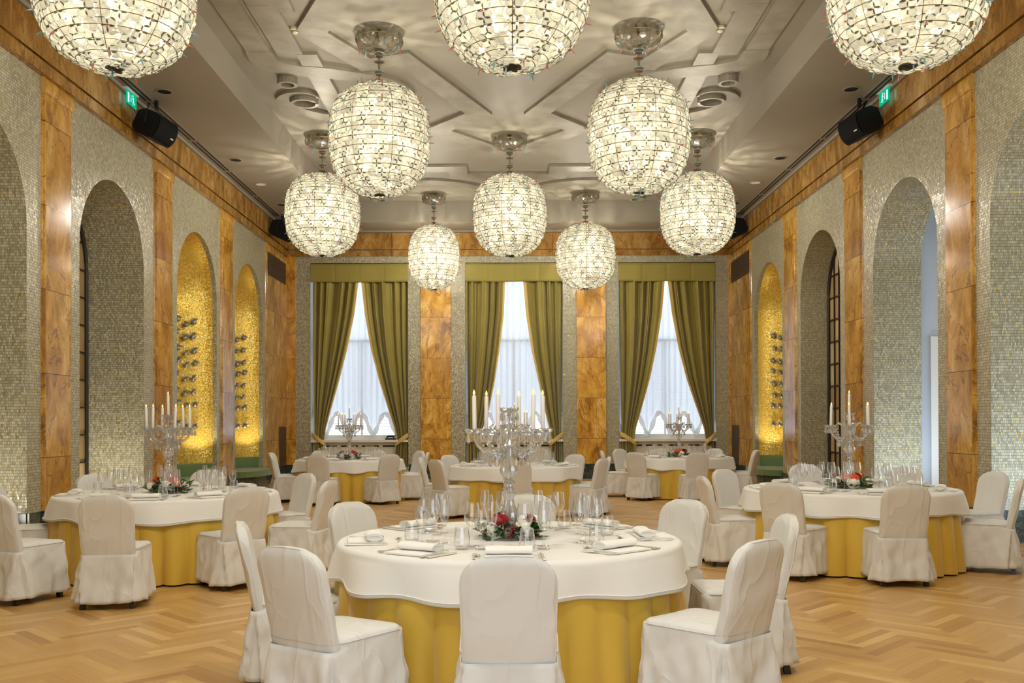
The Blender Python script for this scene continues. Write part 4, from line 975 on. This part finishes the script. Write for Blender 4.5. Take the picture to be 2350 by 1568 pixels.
CHAIR_TOPS = {  # per table: seat octant -> pixel of the middle of the backrest's top edge
    'near': {6: (1167, 1287), 5: (655, 1266), 4: (550, 1207), 3: (806, 1160), 2: (1210, 1143), 1: (1573, 1154), 0: (1812, 1190), 7: (1752, 1250)},
    'left': {6: (240, 1144), 7: (572, 1124), 0: (760, 1108), 1: (704, 1091), 2: (475, 1083), 3: (222, 1094), 4: (36, 1113), 5: (-22, 1140)},
    'right': {5: (1790, 1113), 6: (2082, 1119), 7: (2345, 1104), 0: (2284, 1088), 1: (2075, 1076), 2: (1850, 1070), 3: (1660, 1081), 4: (1614, 1098)},
    'middle': {6: (1187, 1066), 5: (1008, 1064), 4: (946, 1057), 3: (1020, 1047), 1: (1334, 1045), 0: (1412, 1052), 7: (1376, 1061), 2: (1172, 1040)},
    'backleft': {6: (760, 1050), 7: (912, 1046), 0: (986, 1040), 1: (955, 1035), 2: (838, 1034), 3: (705, 1036), 4: (612, 1042), 5: (638, 1047)},
    'backright': {6: (1565, 1041), 7: (1715, 1038), 0: (1750, 1031), 1: (1670, 1029), 2: (1540, 1028), 3: (1434, 1030), 4: (1376, 1033), 5: (1437, 1038)}}
CH_R = {'middle': 1.50, 'backleft': 1.46, 'backright': 1.50}
SEATPOS = {}
for key, tops in CHAIR_TOPS.items():
    x, y, R, nm, sh = TAB[key]
    for oc, (px, py) in tops.items():
        p = at_z(px, py, 0.858); d = Vector((p.x-x, p.y-y))
        if key in CH_R:        # far tables: keep the direction across the frame, set the distance by the table
            rr_ = CH_R[key]; dx = max(-0.97*rr_, min(0.97*rr_, (px-VX)/F*y-x)); dy = math.sqrt(max(rr_*rr_-dx*dx, 0.02))*(1 if oc in (1, 2, 3) else -1)
            if oc in (0, 4): dy = 0.25*(1 if oc == 0 else -1)*0
            d = Vector((dx, dy)); d = d.normalized()*rr_
        ang = math.atan2(d.y, d.x); rad_d = max(d.length, R+0.47); d = d.normalized()*rad_d
        SEATPOS[(key, oc)] = ang
        org = d-d.normalized()*0.305
        place_chair(x+org.x, y+org.y, ang+PI+rad(((oc*37+len(key)*11) % 13)-6)*0.6, 'ivory covered chair on the %s side of %s' % (SEATW[oc], nm), 'ivory covered dining chairs')

# ---------------------------------------------------------------- table settings
def polymesh(name, mat, polys, th, bend=None, smooth=30):
    b = MB()
    for pts in polys: b.prism(pts, 0, th)
    if bend: b.v = [(x, y, z+bend(x, y)) for x, y, z in b.v]
    return b.mesh(name, mat, smooth)
hand = [(-0.006, 0.0), (0.006, 0.0), (0.007, 0.02), (0.0035, 0.06), (0.0032, 0.115), (-0.0032, 0.115), (-0.0035, 0.06), (-0.007, 0.02)]
fork_m = polymesh('fork', M['silver'], [hand, [(-0.0032, 0.112), (0.0032, 0.112), (0.012, 0.135), (0.012, 0.150), (-0.012, 0.150), (-0.012, 0.135)]]+[[(c-0.0018, 0.148), (c+0.0018, 0.148), (c+0.0010, 0.200), (c-0.0010, 0.200)] for c in (-0.0100, -0.0034, 0.0034, 0.0100)], 0.0035, lambda x, y: 0.010*math.sin(max(y-0.10, 0)/0.1*PI)*0.6+0.004*math.exp(-((y-0.01)/0.02)**2))
knife_m = polymesh('knife', M['silver'], [[(-0.008, 0.0), (0.008, 0.0), (0.010, 0.02), (0.006, 0.10), (-0.006, 0.10), (-0.010, 0.02)], [(-0.006, 0.10), (0.006, 0.10), (0.010, 0.13), (0.009, 0.20), (0.0, 0.232), (-0.005, 0.225), (-0.006, 0.13)]], 0.006)
b = MB(); b.prism(hand, 0, 0.003)
b.grid(lambda u, v: (0.019*v*math.cos(2*PI*u), 0.140+0.028*v*math.sin(2*PI*u), 0.001+0.009*v*v), 18, 4, close=True); spoon_m = b.mesh('dessert_spoon', M['silver'], 40)
def glass(name, prof, n=20): return MB().lathe(prof, n).mesh(name, M['glass'], 60)
def stem(fr, sh, bowl, t=0.0014):
    out = [(0.001, 0.0), (fr, 0.0), (fr, 0.002), (0.010, 0.006), (0.0042, 0.016), (0.0038, sh-0.012), (0.008, sh-0.004)]+[(r, sh+z) for r, z in bowl]
    return out+[(r-t, sh+z+0.0005) for r, z in reversed(bowl)]+[(0.001, sh+0.004)]
red_m = glass('red_wine_glass', stem(0.038, 0.105, [(0.026, 0.010), (0.040, 0.032), (0.0445, 0.055), (0.043, 0.085), (0.036, 0.130)]))
white_m = glass('white_wine_glass', stem(0.034, 0.095, [(0.020, 0.010), (0.032, 0.030), (0.036, 0.052), (0.034, 0.080), (0.0285, 0.112)]))
flute_m = glass('champagne_flute', stem(0.033, 0.095, [(0.012, 0.010), (0.022, 0.035), (0.0295, 0.070), (0.029, 0.100), (0.0235, 0.150)]))
tumb_m = glass('tumbler', [(0.001, 0.001), (0.030, 0.001), (0.039, 0.010), (0.0435, 0.030), (0.041, 0.065), (0.034, 0.115), (0.0325, 0.115), (0.0395, 0.065), (0.042, 0.031), (0.037, 0.013), (0.001, 0.010)])
def napkin_proto():
    b = MB()
    for z in (0.0, 0.0045): b.prism([(-0.125+z*0.4, -0.10+z*0.3), (0.125-z*0.4, -0.10), (0.125-z*0.3, 0.10), (-0.125, 0.10-z*0.3)], z, z+0.004)
    t = b.build('folded_napkin', M['napkin'], None, 30)
    r = MB(); th = 0.004
    def roll(u, v):
        a = 2*PI*u; s = 1+0.06*math.sin(7*v); return (-0.118+0.236*v, 0.045+0.048*math.cos(a)*s, 0.0085+0.021+0.0205*math.sin(a)*s)
    r.grid(roll, 22, 10, close=True); r.grid(lambda u, v: (-0.118+0.236*v, 0.045+0.036*math.cos(2*PI*u), 0.0085+0.021+0.011*math.sin(2*PI*u)), 22, 10, close=True)
    for e in (0, 1):
        r.grid(lambda u, v: (-0.118+0.236*e, 0.045+(0.048-0.012*v)*math.cos(2*PI*u), 0.0295+(0.0205-0.0095*v)*math.sin(2*PI*u)), 22, 1, close=True)
        r.face([(-0.115+0.230*e, 0.045+0.036*math.cos(2*PI*k/22), 0.0295+0.011*math.sin(2*PI*k/22)) for k in range(22)])
    r.build('rolled_fold', M['napkin'], t, 40)
    index_kids(t); return t
NAP = napkin_proto(); nap_used = [False]
SHOWN_SEATS = {k: range(8) for k in TAB}
ITEMS = [  # name, mesh, right, inward from the edge, turn, label, category
    ('fork', fork_m, -0.150, 0.06, 0, 'silver dinner fork', 'fork'), ('fork', fork_m, -0.178, 0.075, 0, 'silver outer fork', 'fork'),
    ('knife', knife_m, 0.150, 0.05, 0, 'silver dinner knife', 'knife'), ('knife', knife_m, 0.180, 0.055, 0, 'silver outer knife', 'knife'),
    ('dessert_spoon', spoon_m, 0.085, 0.345, 90, 'silver dessert spoon', 'spoon'),
    ('tumbler', tumb_m, 0.100, 0.42, 0, 'short clear tumbler', 'tumbler'), ('red_wine_glass', red_m, 0.085, 0.53, 0, 'large red wine glass', 'wine glass'),
    ('white_wine_glass', white_m, 0.185, 0.47, 0, 'small white wine glass', 'wine glass'), ('champagne_flute', flute_m, 0.185, 0.58, 0, 'slim champagne flute', 'champagne flute')]
ZTOP = TZ+0.0045
for key in TAB:
    x, y, R, nm, sh = TAB[key]
    for oc in range(8):
        ang = SEATPOS[(key, oc)]; out = Vector((math.cos(ang), math.sin(ang))); rt = Vector((-out.y, out.x)); ctr = Vector((x, y))
        rj = random.Random(oc*17+len(key)*5); jit = lambda s: rj.uniform(-s, s)
        def put(o, r, inw, turn):
            p = ctr+out*(R-inw)+rt*r; o.location = (p.x, p.y, ZTOP); o.rotation_euler = (0, 0, ang+PI/2+rad(turn))
            return o
        n = NAP if not nap_used[0] else copy_tree(NAP); nap_used[0] = True
        put(n, 0.0, 0.165, jit(4)); tag(n, 'white folded napkin with a rolled fold, %s place of %s' % (SEATW[oc], nm), 'napkin', 'folded napkins')
        for (nme, me, r, inw, turn, lab, ct) in ITEMS:
            o = link(nme, me); put(o, r+jit(0.008), inw+jit(0.012), turn+jit(4)); tag(o, '%s, %s place of %s' % (lab, SEATW[oc], nm), ct, lab+'s')

# ---------------------------------------------------------------- candelabra, candles, flowers
def drop_mesh(): return MB().lathe([(0.0005, 0.0), (0.003, -0.004), (0.0018, -0.012), (0.006, -0.022), (0.011, -0.040), (0.009, -0.050), (0.0005, -0.058)], 6).mesh('pendant', M['crystal'], None)
DROP = drop_mesh()
HUB, CUPZ, ARM_R = 0.555, 0.612, 0.205
def make_candelabrum():
    t = thing('candelabrum', 'candelabrum', 'candelabrum', (0, 0, 0), 0, 'crystal candelabra')
    fl = lambda r, z, a: (r*(1+0.09*math.cos(10*a)), z)
    MB().lathe([(0.001, 0.0), (0.085, 0.0), (0.088, 0.012), (0.070, 0.030), (0.040, 0.045), (0.022, 0.060), (0.020, 0.075)], 30, wob=fl).build('base', M['crystal'], t, 40)
    MB().lathe([(0.020, 0.075), (0.050, 0.095), (0.056, 0.12), (0.048, 0.15), (0.030, 0.19), (0.026, 0.225), (0.038, 0.255), (0.024, 0.262), (0.020, 0.275), (0.034, 0.285), (0.020, 0.295), (0.020, 0.31), (0.036, 0.322), (0.022, 0.334), (0.030, 0.345), (0.050, 0.375), (0.052, 0.40), (0.036, 0.44), (0.022, 0.475), (0.020, 0.52), (0.030, 0.535)], 30, wob=fl).build('baluster_stem', M['crystal'], t, 30)
    MB().lathe([(0.006, 0.06), (0.006, 0.62)], 8).build('metal_rod', M['silver'], t)
    MB().lathe([(0.030, 0.530), (0.042, 0.540), (0.042, 0.575), (0.034, 0.582), (0.001, 0.582)], 16).build('hub', M['silver'], t)
    bob = lambda r, z, a: (r*(1+0.07*abs(math.cos(4*a))*(r > 0.03)), z+0.008*math.cos(8*a)*(r > 0.035))
    cup = MB().lathe([(0.006, -0.03), (0.014, -0.022), (0.010, -0.012), (0.020, -0.006), (0.045, 0.004), (0.056, 0.016), (0.054, 0.019), (0.040, 0.009), (0.016, 0.004), (0.016, 0.022), (0.0135, 0.022), (0.0135, 0.004)], 32, wob=bob).mesh('candle_cup', M['crystal'], 30)
    am = MB(); am.tube([(0.035, 0, HUB), (0.06, 0, HUB-0.03), (0.10, 0, HUB-0.055), (0.15, 0, HUB-0.05), (0.19, 0, HUB-0.012), (ARM_R, 0, HUB+0.03)], 0.0105, 8); am = am.mesh('arm', M['crystal'], 40)
    sc = MB(); sc.tube([(0.03, 0, HUB+0.01), (0.045, 0, HUB+0.05), (0.075, 0, HUB+0.085), (0.105, 0, HUB+0.10), (0.118, 0, HUB+0.085), (0.108, 0, HUB+0.072)], [0.011, 0.012, 0.012, 0.011, 0.010, 0.006], 8); sc = sc.mesh('scroll_arm', M['crystal'], 40)
    ch = MB()
    for k in range(12):
        q = k/11; ch.ball((ARM_R-0.03-(ARM_R-0.09)*q, 0, CUPZ-0.02-0.11*math.sin(PI*q*0.85)-0.02*q), 0.0078, 5)
    ch.lathe([(0.0005, 0.0), (0.004, -0.01), (0.015, -0.038), (0.011, -0.054), (0.0005, -0.066)], 6, (ARM_R-0.03-(ARM_R-0.09)*0.55, 0, CUPZ-0.135)); ch = ch.mesh('bead_chain', M['crystal'], None)
    for k in range(6):
        a = 2*PI*k/6
        for me, da in ((am, 0.0), (ch, 0.06), (ch, -0.35)): o = link(me.name.split('.')[0], me, t); o.rotation_euler.z = a+da
        o = link('scroll_arm', sc, t); o.rotation_euler.z = a+PI/6
        c = link('candle_cup', cup, t); c.location = (ARM_R*math.cos(a), ARM_R*math.sin(a), CUPZ)
        for j in range(4):
            g = 2*PI*j/4+0.6+a; o = link('pendant', DROP, c); o.location = (0.052*math.cos(g), 0.052*math.sin(g), 0.012); o.scale = (1.35, 1.35, 1.3)
    MB().tube([(0, 0, 0.58), (0, 0, 0.72)], [0.010, 0.007], 8).build('upper_stem', M['crystal'], t)
    c = link('candle_cup', cup, t); c.location = (0, 0, 0.735)
    for j in range(5): g = 2*PI*j/5; o = link('pendant', DROP, c); o.location = (0.05*math.cos(g), 0.05*math.sin(g), 0.012); o.scale = (1.0, 1.0, 1.2)
    index_kids(t); return t
CD = make_candelabrum(); cd_used = [False]
cand_m = MB().lathe([(0.0128, 0.0), (0.0122, 0.208), (0.008, 0.213), (0.0005, 0.210)], 14).mesh('candle', M['candle'], 40)
flame_m = MB().lathe([(0.0005, 0.0), (0.0058, 0.006), (0.0078, 0.013), (0.0055, 0.022), (0.0005, 0.035)], 8).mesh('flame', M['flame'], 60)
wick_m = MB().tube([(0, 0, 0.208), (0, 0, 0.218)], 0.0012, 5).mesh('wick', M['black'], 40)
CAND = {'near': (12, False), 'left': (6, True), 'right': (12, True), 'middle': (40, True), 'backleft': (2, True), 'backright': (10, True)}
for key, (dg, mid) in CAND.items():
    x, y, R, nm, sh = TAB[key]; o = CD if not cd_used[0] else copy_tree(CD); cd_used[0] = True
    o.location = (x, y, ZTOP); o.rotation_euler.z = rad(dg); o['label'] = 'crystal candelabrum with hanging drops at the centre of %s' % nm
    spots = [(rad(dg)+2*PI*k/6, ARM_R, CUPZ+0.006) for k in range(6)]
    srt = sorted(spots, key=lambda s: math.cos(s[0]))
    for j, (a, r, z) in enumerate(srt+([(0, 0, 0.741)] if mid else [])):
        c = link('candle', cand_m); c.location = (x+r*math.cos(a), y+r*math.sin(a), ZTOP+z); rj = random.Random(j+len(key)); lean = 0.045 if key in ('left', 'right') else 0.015
        c.rotation_euler = (rj.uniform(-lean, lean), rj.uniform(-lean, lean), 0)
        tag(c, ('tall lit ivory candle, %s from the left on the candelabrum of %s' % (ORD[j], nm)) if j < 6 else 'raised lit ivory candle in the middle of the candelabrum of %s' % nm, 'candle', 'lit ivory candles')
        link('wick', wick_m, c); f = link('flame', flame_m, c); f.location = (0, 0, 0.213)
def make_flowers(var):
    rr = random.Random(var*3+1); t = thing('flower_arrangement', 'flowers', 'flower arrangement', (0, 0, 0))
    b = MB()
    for i in range(150):
        a = rr.uniform(0, 2*PI); r0 = rr.uniform(0.07, 0.15); L = rr.uniform(0.04, 0.085); z = rr.uniform(0.005, 0.085)*(1.3-r0*4); z = max(z, 0.006); el = rr.uniform(-0.1, 0.5)
        d = Vector((math.cos(a+rr.uniform(-0.6, 0.6)), math.sin(a+rr.uniform(-0.6, 0.6)), el)).normalized(); s = d.cross(Vector((0, 0, 1))).normalized()*L*rr.uniform(0.22, 0.34); p = Vector((r0*math.cos(a), r0*math.sin(a), z)); u = Vector((0, 0, 0.006))
        q = p+d*L
        if q.z < 0.003: q.z = 0.003
        b.face([p, p+d*L*0.35+s-u, p+d*L*0.7+s*0.7-u*0.5, q, p+d*L*0.45+u], m=0); b.face([p, p+d*L*0.45+u, q, p+d*L*0.7-s*0.7-u*0.5, p+d*L*0.35-s-u], m=0 if i % 9 else 1)
    b.build('foliage', [M['leaf'], M['pale_leaf']], t, None)
    def bloom(c, r, mat, nm):
        b = MB()
        for ring, (k, rr0, lift) in enumerate(((9, 1.0, 0.15), (8, 0.75, 0.5), (6, 0.45, 0.8), (4, 0.22, 1.0))):
            for i in range(k):
                a = 2*PI*(i+rr.random()*0.6)/k; d = Vector((math.cos(a), math.sin(a), 0)); s = Vector((-d.y, d.x, 0)); w_ = r*0.5*rr.uniform(0.8, 1.2)
                base = Vector((0, 0, r*0.1)); m1 = d*r*rr0*0.6+Vector((0, 0, r*lift*0.6)); e = d*r*rr0+Vector((0, 0, r*(lift*0.75+rr.uniform(-0.08, 0.08))))
                b.face([base, m1+s*w_*0.8, e+s*w_*0.9+Vector((0, 0, rr.uniform(-0.1, 0.1)*r)), e*1.04, e-s*w_*0.9+Vector((0, 0, rr.uniform(-0.1, 0.1)*r)), m1-s*w_*0.8])
        b.ball((0, 0, r*0.35), r*0.62, 10)
        o = b.build(nm, mat, t, 60); o.location = c; ax = Vector((c[0], c[1], 0.055)); o.rotation_mode = 'QUATERNION'; o.rotation_quaternion = ax.to_track_quat('Z', 'Y')
    for k in range(5): a = 2*PI*k/5+var*0.9+0.3; bloom((0.118*math.cos(a), 0.118*math.sin(a), 0.046), 0.052, M['petal_white'], 'white_flower')
    for k in range(3): a = 2*PI*k/3+var*1.3; bloom((0.095*math.cos(a), 0.095*math.sin(a), 0.078), 0.050, M['petal_red'] if var in (0, 3, 4) or k == 0 else M['petal_orange'], 'red_flower')
    bloom((0.075*math.cos(var+2.0), 0.075*math.sin(var+2.0), 0.092), 0.034, M['petal_orange'], 'orange_flower')
    for k in range(6):
        a = 2*PI*k/6+0.7+var; b = MB()
        for i in range(14): b.ball((rr.gauss(0, 0.017), rr.gauss(0, 0.017), rr.gauss(0, 0.012)), 0.0072, 6)
        b.build('berry_cluster', M['berry'], t, 60).location = (0.135*math.cos(a), 0.135*math.sin(a), 0.040)
    index_kids(t); return t
FLW = {'near': (0, 1.12, 'mixed white, crimson and berry flower arrangement'), 'left': (1, 1.23, 'red and white flower arrangement'), 'right': (2, 1.18, 'orange, red and white flower arrangement'), 'middle': (3, 1.23, 'red flower arrangement'), 'backleft': (4, 1.29, 'red and green flower arrangement'), 'backright': (5, 1.23, 'orange and white flower arrangement')}
for key, (v, s, lab) in FLW.items():
    x, y, R, nm, sh = TAB[key]; t = make_flowers(v); t.location = (x, y-0.0, ZTOP); t.scale = (s, s, s); tag(t, lab+' round the candelabrum foot on %s' % nm, None, 'flower arrangements')
